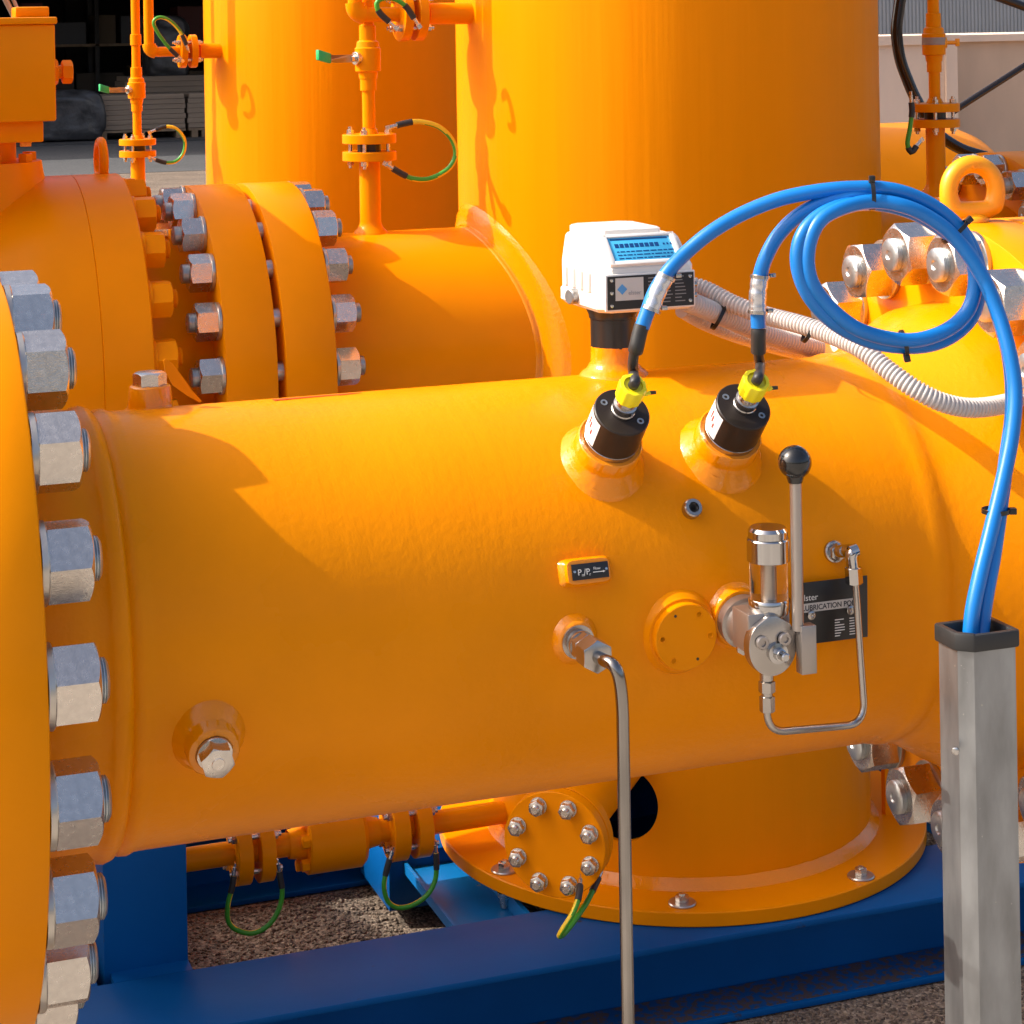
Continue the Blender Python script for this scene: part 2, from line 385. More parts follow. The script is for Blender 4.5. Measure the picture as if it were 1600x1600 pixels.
bx(b, pB.x-.09, pB.x+.001, Yc-.028, Yc-.002, GZ+.12, pB.z-.035); obj('batten', b, M_ply, cr_t)
cr2 = thing('plywood_crate', 'darker plywood crate right of the pale crate at the frame edge', 'crate', (pB.x+1.5, Yc+.6, GZ))
b = BM(); bx(b, pB.x+.03, pB.x+3, Yc+.35, Yc+2.3, GZ+.1, pB.z-.02); obj('side_panel', b, M_ply2, cr2)
b = BM(); bx(b, pB.x+.026, pB.x+3.05, Yc+.30, Yc+2.35, pB.z-.02, pB.z+.03); obj('lid', b, M_ply, cr2)
b = BM()
for k in range(4): bx(b, pB.x+.1+k*.8, pB.x+.25+k*.8, Yc+.35, Yc+2.3, GZ, GZ+.1)
obj('skid', b, M_pal, cr2)
M_corr = mat('grey_corrugated_cladding', (.36, .375, .38), .5, var=(3, .06))
b = BM(); Yw = 24.0; x0 = at(1340, 0, Y=Yw).x-1; n = 520; step = .055
prev = None
for k in range(n):
    for q, dy in ((0, 0), (.5, 0), (.62, .018), (.88, .018)):
        xx = x0+step*(k+q); a = b.verts.new((xx, Yw+dy, GZ)); c = b.verts.new((xx, Yw+dy, 6.0))
        if prev: b.faces.new((prev[0], a, c, prev[1]))
        prev = (a, c)
cb = thing('clad_building', 'grey corrugated metal building far behind the plywood crate', 'building', (x0, Yw, GZ))
obj('wall', b, M_corr, cb, 20)
b = BM(); bx(b, x0, x0+28.6, Yw+.04, Yw+9, GZ, 5.9); obj('wall', b, M_wall, cb)
b = BM(); bx(b, x0-.1, x0+28.8, Yw-.15, Yw+9.2, 6.0, 6.25); obj('roof', b, M_wall, cb)

# ------------------------------------------------------------------ big studs: one nut, washer and stud end, copied round each flange
def nut_proto(name, AF, L, rs, proj_, m, mw, ms, hx=True):
    b = BM(); hexnut(b, (0, 0, 0), (1, 0, 0), AF, L, hole=0)
    n = bpy.data.meshes.new(name)
    # soften the six long edges
    finish(b, n, 28); n.materials.append(m)
    b = BM(); lathe(b, [(-AF*.1, AF*.57), (-AF*.02, AF*.575), (0, AF*.56)], (0, 0, 0), (1, 0, 0), 40)
    wm = bpy.data.meshes.new('washer'); finish(b, wm); wm.materials.append(mw)
    b = BM(); pr = [(L-.001, rs)]; h = L; 
    while h < L+proj_-.003: pr += [(h, rs), (h+.0008, rs*.93), (h+.0016, rs)]; h += .0022
    pr += [(L+proj_-.002, rs*.97), (L+proj_, rs*.80), (L+proj_, rs*.3), (L+proj_-.0015, rs*.2), (L+proj_-.0015, 0)]
    lathe(b, pr, (0, 0, 0), (1, 0, 0), 28)
    sm = bpy.data.meshes.new('stud_end'); finish(b, sm); sm.materials.append(ms)
    return n, wm, sm
def place_nut(pro, parent, loc, sgn, rot, prj=1.0, name='nut'):
    """loc = face of the washer side; sgn +1: nut points to +X, -1: to -X"""
    n, wm, sm = pro
    o = bpy.data.objects.new(name, n); SC.collection.objects.link(o); o.parent = parent
    o.location = Vector(loc)-WL[parent.name]; o.rotation_euler = (rot, 0, 0 if sgn > 0 else math.pi)
    for nm, me in (('washer', wm), ('stud_end', sm)):
        c = bpy.data.objects.new(nm, me); SC.collection.objects.link(c); c.parent = o
    return o
BIG = nut_proto('nut', .0605, .036, .0185, .0085, M_zn, M_znw, M_stud)
MED = nut_proto('nut', .056, .036, .0165, .012, M_zn, M_znw, M_stud)
PNT = nut_proto('nut', .056, .034, .0155, .010, M_or, M_or, M_or)

# ------------------------------------------------------------------ main line: the meter body with its two flanges
mt = thing('gas_meter', 'large orange cylindrical meter body across the middle, between two bolted flanges', 'gas meter', (.7, D, -H-RP))
AX = lambda x: Vector((x, D, -H))
XL, XR = .208, 1.235
b = BM()
prof = [(XL, .214), (.24, .213), (.262, .2095), (.275, .207), (.279, .2092), (.286, .2104), (.293, .2080), (.297, .2032), (.301, .2056), (.308, .2060), (.314, .2034), (.32, RP)]
prof += [(.32+i*.0397, RP) for i in range(1, 20)]
prof += [(1.085, RP), (1.091, .2045), (1.10, .2062), (1.108, .2052), (1.113, .2045), (1.12, .2062), (1.128, .2085), (1.15, .219), (1.18, .237), (1.205, .250), (XR, .254)]
lathe(b, [(x, r) for x, r in prof], (0, D, -H), (1, 0, 0), 220, cap=False)
barrel = obj('barrel', b, M_cast, mt, 60)
RF = .343
def flange_ring(bm, x0, x1, r, axis=(0, D, -H), bore=.1, seg=160, bev=.002, raised=0):
    lathe(bm, [(x0, bore), (x0, r-bev), (x0+bev*.4, r-bev*.3), (x0+bev, r), (x1-bev, r), (x1-bev*.4, r-bev*.3), (x1, r-bev), (x1, bore)], axis, (1, 0, 0), seg, cap=False)
for (x0, x1) in ((XL-.072, XL), (XR, XR+.072)):
    b = BM(); flange_ring(b, x0, x1, RF); obj('flange', b, M_or, mt)
st = R_(18)
PH0 = R_(80.0)
for k in range(20):
    ph = PH0-st*k; c = math.cos(ph)
    if math.sin(ph) > -.999 and c < -.55: continue            # far side, never seen behind the barrel
    place_nut(BIG, mt, radial(XL+.0065, ph, .3086), 1, random.uniform(0, 1.05))
random.seed(21)
for k in range(20):
    ph = PH0-st*k; 
    place_nut(BIG, mt, radial(XR-.0065, ph, .3086), -1, random.uniform(-.15, .25)+(0 if k % 3 else .4))
# neighbours of the meter on the same line
up_ = thing('inlet_pipe', 'orange flange and pipe bolted to the left end of the meter', 'pipe', (-.6, D, -H-RP))
b = BM(); flange_ring(b, XL-.150, XL-.078, RF); obj('flange', b, M_or, up_)
b = BM(); lathe(b, [(-1.2, .203), (-.2, .203), (-.05, .203), (.02, .23), (XL-.15, .25)], (0, D, -H), (1, 0, 0), 96, cap=False); obj('pipe', b, M_or, up_)
dn = thing('outlet_pipe', 'orange flange and pipe on the right end of the meter, under the lifting eye', 'pipe', (2.0, D, -H-RP))
b = BM(); flange_ring(b, XR+.078, XR+.150, RF); obj('flange', b, M_or, dn)
b = BM(); lathe(b, [(XR+.15, .25), (XR+.24, .205), (XR+1.8, .203)], (0, D, -H), (1, 0, 0), 96, cap=False); obj('pipe', b, M_or, dn)

def boss(bm, P, n, prof, seg=56, jit=0): lathe(bm, prof, P, n, seg, cap=False, jit=jit)
# sensor sockets (radial, with wide welded feet)
SENS = [(.7628, R_(46.7), .0), (.8878, R_(45.6), .0)]
for X, ph, _ in SENS:
    b = BM(); P = radial(X, ph, RP)
    boss(b, P, nrm(ph), [(-.014, .0490), (-.008, .0470), (-.004, .0450), (-.002, .0438), (-.0008, .0420), (.0010, .0414), (.0022, .0394), (.0042, .0388), (.0054, .0368), (.0075, .0363), (.0088, .0346), (.011, .0341), (.0122, .0328), (.0155, .0324), (.0300, .0320), (.0312, .0306), (.0305, .0298), (.0305, .02)], 72, .0002)
    obj('sensor_socket', b, M_weld, mt, 50)
# counter neck on the crown of the pipe
NX, NY = .8375, 2.035
b = BM(); z0 = -H+RP
lathe(b, [(-.02, .046), (-.004, .0425), (.002, .0365), (.0035, .0355), (.006, .0335), (.008, .0300), (.011, .0275), (.014, .0255), (.017, .0242), (.0325, .0238)], (NX, NY, z0-.003), (0, 0, 1), 64, cap=False, jit=.0003)
obj('counter_neck', b, M_weld, mt, 50)
# round blank cap
P, ph = onp(1063, 989); n = nrm(ph)
b = BM(); boss(b, P, n, [(-.01, .042), (-.003, .040), (.0010, .0375), (.0035, .0355), (.006, .0345), (.0065, .0318), (.0135, .0316), (.0142, .0308), (.0142, 0)], 72)
cap = obj('round_cap', b, M_or, mt, 40)
b = BM()
d_, e1, e2 = frame(n)
for k in range(6):
    a = R_(28+60*k); q = P+n*.0140+(e1*math.cos(a)+e2*math.sin(a))*.0245
    if k in (0, 3): lathe(b, [(-.001, .0014), (.0006, .0014), (.0006, 0)], q, n, 12, mi=1)
    else: lathe(b, [(-.001, .0034), (.0006, .0032), (.0007, .0027), (.0002, .0023), (.0002, 0)], q, n, 20)
split('cap_screw', b, [M_or, M_blk], cap, 50)
# small welded block for the type plate
P, ph = onp(915, 893); n = nrm(ph); tx = Vector((1, 0, 0)); ty = n.cross(tx)
b = BM(); hw, hh = .0225, .0095
L0 = [(-hw-.008, -hh-.008), (hw+.006, -hh-.008), (hw+.006, hh+.007), (-hw-.008, hh+.007)]
lv = []
for s, h in ((1.12, -.004), (1.0, .0), (.92, .003), (.83, .005), (.82, .0105), (.80, .0112)):
    ring = []
    for k in range(24):
        a = 2*math.pi*k/24; ca, sa = math.cos(a), math.sin(a)
        ux = math.copysign(abs(ca)**.35, ca)*(hw+.004)*s; uy = math.copysign(abs(sa)**.35, sa)*(hh+.0035)*(s if h < .004 else .84)
        ring.append(b.verts.new(P+tx*(ux-.001)+ty*uy+n*h))
    lv.append(ring)
for p_, q_ in zip(lv[:-1], lv[1:]):
    for k in range(24): b.faces.new((p_[k], p_[(k+1) % 24], q_[(k+1) % 24], q_[k]))
b.faces.new(lv[-1])
blk = obj('plate_block', b, M_weld, mt, 45)
b = BM(); PB = P+n*.0121; box(b, PB, (.0365, .0145, .0012), (tx, ty, n), bev=.0002)
pl = obj('pressure_plate', b, M_blk, mt)
lettering('P /P', PB+n*.0007-tx*.0128-ty*.0030, tx, n, .0078, M_wtext, pl)
lettering('m    r', PB+n*.0007-tx*.0090-ty*.0042, tx, n, .0040, M_wtext, pl)
lettering('Flow', PB+n*.0007+tx*.0032+ty*.0006, tx, n, .0036, M_wtext, pl); 
b = BM(); box(b, PB+n*.0007+tx*.0075-ty*.0015, (.010, .0007, .0003), (tx, ty, n)); prism(b, [PB+n*.0007+tx*.0125-ty*.0005, PB+n*.0007+tx*.0125-ty*.0025, PB+n*.0007+tx*.0148-ty*.0015], n*.0003)
obj('arrow_mark', b, M_wtext, pl)
b = BM()
for s in (-1, 1): lathe(b, [(0, .0015), (.0008, .0013), (.001, 0)], PB+n*.0006+tx*(s*.0158)+ty*.0005, n, 14)
split('rivet', b, M_ch, pl)
# hex plug low on the left
P, ph = onp(326, 1152); n = nrm(ph)
b = BM(); boss(b, P, n, [(-.012, .038), (-.004, .0352), (.0, .0325), (.002, .0312), (.0045, .0292), (.007, .0275), (.009, .0255), (.0105, .0235), (.023, .0228), (.0245, .0215), (.0245, .0165), (.023, .0160), (.023, .005)], 64, .0003)
obj('plug_boss', b, M_weld, mt, 50)
b = BM(); lathe(b, [(.022, .0155), (.0265, .0160), (.0275, .0155)], P, n, 32); hexnut(b, P+n*.027, n, .0265, .015, rot=.3); lathe(b, [(.0418, .006), (.0424, .0055), (.0424, 0)], P, n, 20)
obj('hex_plug', b, M_zn, mt)
# small socket-head plug
P, ph = onp(1079, 797); n = nrm(ph)
b = BM(); lathe(b, [(-.002, .0092), (.008, .0092), (.0095, .0082), (.0095, .0052), (.006, .005), (.006, 0)], P, n, 32)
obj('socket_plug', b, M_ss, mt)
b = BM(); hexnut(b, P+n*.0035, n, .0088, .0034); lathe(b, [(.0069, .0028), (.0069, 0)], P, n, 12)
obj('socket_recess', b, mat('dark_recess', (.05, .045, .04), .5, .6), mt)
# hex cap on a boss behind the crown, left, with its tag strap
Q = at(234, 600, Y=2.06)
b = BM(); zt = -H+RP
lathe(b, [(-.03, .046), (-.006, .040), (.0, .034), (.004, .030), (.007, .0255), (.011, .0225), (.014, .0215), (.030, .0200), (.0315, .0185), (.0315, .010)], (Q.x, 2.06, zt-.012), (0, 0, 1), 56, cap=False, jit=.0003)
obj('vent_boss', b, M_weld, mt, 50)
b = BM(); hexnut(b, (Q.x, 2.06, zt+.019), (0, 0, 1), .0285, .013, rot=.35); obj('hex_cap', b, M_zn, mt)
b = BM(); pp = [Vector((Q.x+.012, 2.06, zt+.032)), Vector((Q.x+.022, 2.055, zt+.021)), Vector((Q.x+.030, 2.05, zt+.010)), Vector((Q.x+.042, 2.045, zt-.002)), Vector((Q.x+.054, 2.04, zt-.009))]
pp = [at(257, 562, Y=2.03), at(264, 574, Y=2.03), at(278, 596, Y=2.03), at(296, 614, Y=2.03), at(314, 628, Y=2.03)]; wd = (.0012, .0050, .0062, .0035, .0012)
dv_ = (pp[-1]-pp[0]).normalized(); pv_ = dv_.cross(Vector((0, -1, 0))).normalized()
prism(b, [q+pv_*w_ for q, w_ in zip(pp, wd)]+[q-pv_*w_ for q, w_ in list(zip(pp, wd))[::-1]], (.0, .0012, 0))
obj('tag_strap', b, M_or, mt, 60)
# red marker lines on the crown
b = BM()
for (xa, xb, wd) in ((428, 540, .0055), (530, 568, .004)):
    A_, B_ = at(xa, 622, Y=2.03).x, at(xb, 616, Y=2.03).x; NN = 14
    rows = []
    for i in range(NN+1):
        X = A_+(B_-A_)*i/NN; w2 = wd*(1-.6*i/NN); rows.append([b.verts.new(radial(X, R_(94)-q/RP, RP+.0006)) for q in (0, w2, 2*w2)])
    for r0, r1 in zip(rows[:-1], rows[1:]):
        for j in range(2): b.faces.new((r0[j], r0[j+1], r1[j+1], r1[j]))
obj('red_mark', b, M_red, mt)

# lifting eye on the flange rim
P = Vector((1.267, D, -H+RF)); 
b = BM(); dv = Vector((cT, -sT, 0)).normalized(); dv = Vector((1, -.15, 0)).normalized(); nv = Vector((dv.y, -dv.x, 0))
lathe(b, [(0, .0180), (.003, .0180), (.006, .0150), (.009, .010)], P, (0, 0, 1), 40)
rows = []
c0 = P+Vector((0, 0, .0340)); NS = 64
for i in range(NS):
    a = 2*math.pi*i/NS; ca, sa = math.cos(a), math.sin(a)
    inner = .0180
    ry = inner if sa > -.6 else inner*.6/abs(sa)*1.0
    th = .0100+.002*max(0, -sa); m_ = (ry+th)
    cen = c0+dv*(ca*m_)+Vector((0, 0, sa*m_*1.05)); rd = (dv*ca+Vector((0, 0, sa)))
    rows.append([b.verts.new(cen+rd*(math.cos(t)*th)+nv*(math.sin(t)*.0105)) for t in [2*math.pi*j/16 for j in range(16)]])
for i in range(NS):
    p_, q_ = rows[i], rows[(i+1) % NS]
    for j in range(16): b.faces.new((p_[j], q_[j], q_[(j+1) % 16], p_[(j+1) % 16]))
eye = tag(obj('lifting_eye', b, M_yel, None, 50), 'yellow ring lifting eye on the right flange rim', 'lifting eye')
nf = nv if nv.y < 0 else -nv
xd = Vector((0, 0, 1)).cross(nf); xd = -xd if xd.x < 0 else xd
lettering('M20', c0+nf*.0108-xd*.012+Vector((0, 0, -.0345)), xd, nf, .011, M_yel, eye, .0004, name='embossed_size')
lettering('CE', c0+nf*.0108-xd*.004+Vector((0, 0, .0255)), xd, nf, .009, M_yel, eye, .0003, name='embossed_mark')

# ------------------------------------------------------------------ counter head
hx0, hx1, hy0, hy1 = .803, .9085, 1.982, 2.108
ch = thing('counter_head', 'white electronic counter head with a blue display on the black collar', 'counter', (NX, NY, z0+.03))
b = BM(); lathe(b, [(0, .0236), (.030, .0236), (.0305, .0250), (.034, .0252), (.042, .0290), (.048, .0305), (.052, .0305)], (NX, NY, z0+.0285), (0, 0, 1), 64)
obj('mounting_collar', b, M_blk, ch)
zb = -.293; zm = -.2515; zt = -.2160
c2 = .016
def oct_(x0, x1, y0, y1, z, c, cb=None):
    cb = c if cb is None else cb
    return [Vector(v) for v in ((x0+c, y0, z), (x1-c*.25, y0, z), (x1, y0+c*.25, z), (x1, y1-cb, z), (x1-cb, y1, z), (x0+cb, y1, z), (x0, y1-cb, z), (x0, y0+c, z))]
def loft(b, secs, mi=0):
    R = [[b.verts.new(v) for v in s] for s in secs]; n = len(R[0])
    for p_, q_ in zip(R[:-1], R[1:]):
        for k in range(n): b.faces.new((p_[k], p_[(k+1) % n], q_[(k+1) % n], q_[k])).material_index = mi
    b.faces.new(R[0]); b.faces.new(R[-1]); return b
b = BM()
loft(b, [oct_(hx0+.004, hx1-.004, hy0+.006, hy1-.006, zb, .010), oct_(hx0, hx1, hy0, hy1, zb+.004, .012), oct_(hx0, hx1, hy0, hy1, zb+.016, .012), oct_(hx0+.0015, hx1-.0015, hy0+.0015, hy1-.0015, zb+.0175, .012), oct_(hx0+.0015, hx1-.0015, hy0+.0015, hy1-.0015, zm+.004, .012), oct_(hx0+.004, hx1-.004, hy0+.030, hy1-.004, zt-.005, .014), oct_(hx0+.006, hx1-.006, hy0+.033, hy1-.006, zt-.002, .014)])
obj('housing', b, M_wht, ch, 25)
b = BM(); bmx = (hx0+hx1)/2
loft(b, [oct_(hx0+.010, hx1-.022, hy0+.036, hy1-.006, zt-.003, .010), oct_(hx0+.010, hx1-.022, hy0+.036, hy1-.006, zt+.0045, .010), oct_(hx0+.012, hx1-.024, hy0+.038, hy1-.008, zt+.006, .010)])
obj('lid', b, M_wht, ch, 25)
b = BM()
for yy in (hy0+.030, hy0+.052, hy0+.074, hy0+.096): bx(b, hx0-.0012, hx0+.002, yy, yy+.010, zb+.020, zm-.002, bev=.0006)
split('side_rib', b, M_wht, ch)
# sloping display: plane from (hy0+.002, zm+.004) up to (hy0+.031, zt-.003)
s0 = Vector((bmx, hy0+.0035, zm+.0055)); s1 = Vector((bmx, hy0+.0315, zt-.002)); sv = (s1-s0).normalized(); sn = Vector((1, 0, 0)).cross(sv).normalized()
sn = sn if sn.y < 0 else -sn; mid = (s0+s1)/2
b = BM()
SL = (s1-s0).length
for (dx, dy, sx, sy) in ((0, -SL/2+.002, .080, .005), (-.038, 0, .006, SL), (.038, 0, .006, SL), (0, SL/2-.002, .080, .004)):
    box(b, mid+Vector((1, 0, 0))*dx+sv*dy+sn*.002, (sx, sy, .006), (Vector((1, 0, 0)), sv, sn), bev=.0008)
obj('display_frame', b, M_wht, ch)
b = BM(); box(b, mid+sn*.0022, (.071, SL-.004, .002), (Vector((1, 0, 0)), sv, sn), bev=.0003); dsp = obj('display', b, M_bscr, ch)
b = BM()
def seg_(dx, dy, sx, sy): box(b, mid+Vector((1, 0, 0))*dx+sv*dy+sn*.0034, (sx, sy, .0003), (Vector((1, 0, 0)), sv, sn))
seg_(0, SL*.34, .064, .0016)
for k in range(9): seg_(-.027+k*.0056, SL*.13, .0042, .0050); 
for k in range(3): seg_(.026+.004*k, SL*.13, .002, .0022)
for j in range(3):
    x = -.029
    while x < .03:
        wv = random.uniform(.002, .008); seg_(x+wv/2, -SL*.07-j*.0044, wv, .0012); x += wv+.0015
obj('display_characters', b, M_bscd, dsp)
# black data plate
px0, px1, pz0, pz1 = hx0+.0065, hx1-.003, zb+.0045, zm-.003
b = BM(); bx(b, px0-.002, px1+.0018, hy0-.0012, hy0+.002, pz0-.0018, pz1+.0018, bev=.0006); obj('plate_rim', b, M_wht, ch)
b = BM(); bx(b, px0, px1, hy0-.0022, hy0-.001, pz0, pz1); dp = obj('data_plate', b, M_blk, ch)
b = BM(); bx(b, px0+.0085, px0+.0395, hy0-.0026, hy0-.0021, pz0+.009, pz1-.002); obj('logo_panel', b, M_slv, dp)
nY = Vector((0, -1, 0)); tX = Vector((1, 0, 0))
lettering('elster', (px0+.0225, hy0-.0028, pz0+.0145), tX, nY, .0062, mat('grey_print', (.28, .28, .30), .5), dp)
b = BM(); cc = Vector((px0+.0158, hy0-.0028, pz0+.0205)); prism(b, [cc+Vector((-.0055, 0, 0)), cc+Vector((0, 0, -.0055)), cc+Vector((.0055, 0, 0)), cc+Vector((0, 0, .0055))], (0, -.0002, 0)); obj('logo_mark', b, mat('logo_blue', (.08, .30, .62), .4), dp)
b = BM(); 
for r in range(8):
    zz = pz1-.0035-r*.0036
    for c in range(3):
        x = px0+.045+c*.0150; wv = random.uniform(.006, .0125); bx(b, x, x+wv, hy0-.0025, hy0-.0021, zz-.0006, zz+.0004)
obj('small_print', b, mat('grey_small_print', (.22, .21, .20), .5), dp)
b = BM()
for (x, z) in ((px0+.0045, pz1-.004), (px0+.0045, (pz0+pz1)/2), (px0+.0045, pz0+.004), (px1-.004, pz1-.004), (px1-.004, pz0+.005)):
    lathe(b, [(0, .0022), (.0008, .0018), (.001, 0)], (x, hy0-.0021, z), nY, 14)
split('plate_screw', b, M_ch, dp)
q = at(869, 463, Y=2.06)
b = BM(); lathe(b, [(-.014, .006), (-.010, .006), (-.010, .008), (0, .008), (.001, .007)], (hx0-.008, 2.05, q.z), (-1, -.25, 0), 28); obj('lead_seal', b, M_galv, ch)
b = BM(); qq = Vector((hx1-.002, hy0+.006, zb+.014)); 
for dz in (0, .011): cyl(b, qq+Vector((-.004, 0, dz)), qq+Vector((.006, 0, dz)), .0028, 16, .0005)
split('cable_gland_screw', b, M_ss, ch)

# white corrugated hoses
def hose(pts, r, label, pitch=.0046):
    P = resample(catmull([at(x, y, Y=Yv) for x, y, Yv in pts], 12), pitch/6)
    b = BM(); prf = (1.0, 1.0, .97, .84, .84, .96); tube(b, P, r, 20, rf=lambda i: r*prf[i % 6])
    return tag(obj('corrugated_hose', b, M_hose, None, 50), label, 'hose', 'white corrugated hoses')
hose([(1070, 470, 2.02), (1092, 478, 2.03), (1130, 494, 2.05), (1180, 515, 2.07), (1230, 533, 2.09), (1278, 545, 2.11)], .0113, 'thick front corrugated hose from the counter head ending behind the crown')
hose([(1066, 484, 2.06), (1100, 503, 2.08), (1150, 523, 2.10), (1210, 541, 2.13), (1262, 553, 2.16)], .0088, 'lower short corrugated hose under the thick one')
hose([(1072, 446, 2.07), (1100, 452, 2.06), (1150, 477, 2.03), (1200, 494, 2.0), (1250, 507, 1.96), (1300, 524, 1.92), (1345, 545, 1.88), (1390, 580, 1.85), (1430, 608, 1.83), (1470, 628, 1.82), (1510, 637, 1.82), (1550, 635, 1.83), (1585, 627, 1.85), (1640, 612, 1.86)], .0100, 'long white corrugated hose running right across the meter hub')

# ------------------------------------------------------------------ sensors and their blue cables
def sensor(X, ph, label, tilt):
    P = radial(X, ph, RP+.0115); n = nrm(ph)
    t = thing('pulse_sensor', label, 'sensor', P+n*.0255, 'pulse sensors on the meter')
    r0 = .0262
    b = BM(); lathe(b, [(.0175, .0270), (.0245, .0270), (.0252, .0262)], P, n, 48); obj('steel_ring', b, M_ss, t)
    b = BM(); lathe(b, [(.0250, .0258), (.0258, .0272), (.0620, .0272), (.0632, .0262), (.0632, .006)], P, n, 64); br = obj('barrel', b, M_blkm, t)
    d_, e1, e2 = frame(n, (1, 0, 0))
    a0, a1 = R_(150), R_(205); rows = []
    b = BM()
    for i in range(9):
        a = a0+(a1-a0)*i/8; rr = e1*math.cos(a)+e2*math.sin(a)
        rows.append([b.verts.new(P+n*h+rr*.0275) for h in (.0280, .060)])
    for r0_, r1_ in zip(rows[:-1], rows[1:]): b.faces.new((r0_[0], r1_[0], r1_[1], r0_[1]))
    obj('paper_label', b, mat('label_white', (.75, .72, .70), .5), br)
    b = BM()
    for i, (a, hh) in enumerate(((R_(172), .050), (R_(180), .047), (R_(188), .041))):
        rr = e1*math.cos(a)+e2*math.sin(a); box(b, P+n*hh+rr*.0277, (.010-.002*i, .0016, .0004), (n, n.cross(rr), rr))
    obj('label_print', b, mat('label_red_print', (.4, .05, .04), .5), br)
    b = BM()
    for a in (R_(140), R_(320)):
        q = P+n*.0632+(e1*math.cos(a)+e2*math.sin(a))*.0192; lathe(b, [(-.001, .0036), (.0004, .0034), (.0004, .0018), (-.0004, .0016), (-.0004, 0)], q, n, 18)
    split('cap_screw', b, M_stud, br)
    b = BM(); lathe(b, [(.062, .0105), (.0625, .0116), (.067, .0116), (.068, .0108), (.070, .0108), (.0705, .0114), (.0755, .0114), (.0765, .0095), (.080, .0092), (.081, .0088), (.092, .0088)], P, n, 40)
    obj('plug_connector', b, M_ss, t)
    b = BM(); n0 = n; c0_ = P+n*.084
    for k in range(1): pass
    prof = [(0, .0112), (.0015, .0128), (.019, .0136), (.0205, .0128), (.0205, .0092), (.0185, .0086), (.0185, .0)]
    d2, f1, f2 = frame(n0); seg = 60; R = []
    for h, r in prof:
        if r == 0: R.append([b.verts.new(c0_+n0*h)]); continue
        R.append([b.verts.new(c0_+n0*h+(f1*math.cos(2*math.pi*k/seg)+f2*math.sin(2*math.pi*k/seg))*(r*(1 if (k//3) % 2 or r < .0095 else .955))) for k in range(seg)])
    for p_, q_ in zip(R[:-1], R[1:]):
        for k in range(seg):
            if len(q_) == 1: b.faces.new((p_[k], q_[0], p_[(k+1) % seg]))
            else: b.faces.new((p_[k], q_[k], q_[(k+1) % seg], p_[(k+1) % seg]))
    b.faces.new(R[0]); yn = obj('yellow_nut', b, M_yp, t, 40)
    b = BM(); q = c0_+n0*.006+Vector((1, 0, 0))*.0125; tube(b, [q, q+Vector((.004, -.001, -.001)), q+Vector((.008, -.001, .0))], .0022, 8); obj('cap_strap', b, M_yp, yn)
    b = BM(); box(b, q+Vector((.0105, -.001, 0)), (.006, .004, .003), None); obj('strap_end', b, M_blk, yn)
    return c0_+n0*.0185, n0
E1, N1 = sensor(*SENS[0][:2], 'left black pulse sensor with yellow nut, below the counter head', 0)
E2, N2 = sensor(*SENS[1][:2], 'right black pulse sensor with yellow nut, above the ball-topped lever', 0)
rc = .0072
def blue_cable(pts, E0, N0, bootpts, blackpts, tagpts, label):
    P = catmull([at(x, y, Y=Yv) for x, y, Yv in pts], 14)
    b = BM(); tube(b, P, rc, 18); o = obj('blue_cable', b, M_blue, None, 60); tag(o, label, 'cable', 'blue sensor cables')
    b = BM(); bp = catmull([E0, E0+N0*.008]+[at(x, y, Y=Yv) for x, y, Yv in blackpts], 8); tube(b, bp, .0050, 14); obj('black_boot', b, M_rub, o, 60)
    b = BM(); bp = catmull([at(x, y, Y=Yv) for x, y, Yv in bootpts], 8); tube(b, bp, .0074, 16); obj('shrink_sleeve', b, M_rub, o, 60)
    tp = catmull([at(x, y, Y=Yv) for x, y, Yv in tagpts], 8)
    b = BM(); nn = len(tp)
    rr = lambda i: .0086 if (i % 5) else .0080
    tube(b, tp, .0085, 12, rf=rr); cl = obj('cable_marker', b, mat('clear_tag_steel', (.60, .60, .62), .25, .85), o, 40)
    b = BM()
    for e in (tp[1], tp[-2]):
        tdir = (tp[-1]-tp[0]).normalized(); lathe(b, [(-.0016, .0092), (-.0016, .0096), (.0016, .0096), (.0016, .0092)], e, tdir, 24)
        box(b, e+Vector((.012, -.002, .001)), (.006, .005, .004), None, bev=.0006)
    split('marker_clip', b, M_ss, cl)
    return o
ca = [(1003, 512, 1.84), (1010, 492, 1.84), (1024, 455, 1.84), (1046, 422, 1.84), (1075, 392, 1.84), (1112, 362, 1.835), (1160, 334, 1.83), (1215, 312, 1.82), (1270, 300, 1.81), (1330, 294, 1.80), (1390, 296, 1.79), (1440, 312, 1.785), (1482, 340, 1.78), (1510, 380, 1.775), (1524, 430, 1.77), (1515, 480, 1.77), (1485, 512, 1.77), (1440, 530, 1.77), (1395, 530, 1.775), (1340, 514, 1.78), (1296, 480, 1.785), (1268, 440, 1.785), (1262, 396, 1.785), (1276, 352, 1.785), (1308, 328, 1.785), (1362, 315, 1.785), (1412, 322, 1.775), (1455, 342, 1.77), (1492, 372, 1.765), (1530, 424, 1.755), (1556, 480, 1.745), (1576, 545, 1.73), (1586, 610, 1.72), (1581, 680, 1.71), (1566, 755, 1.70), (1548, 830, 1.69), (1531, 900, 1.68), (1519, 960, 1.674), (1516, 1010, 1.672), (1519, 1060, 1.672)]
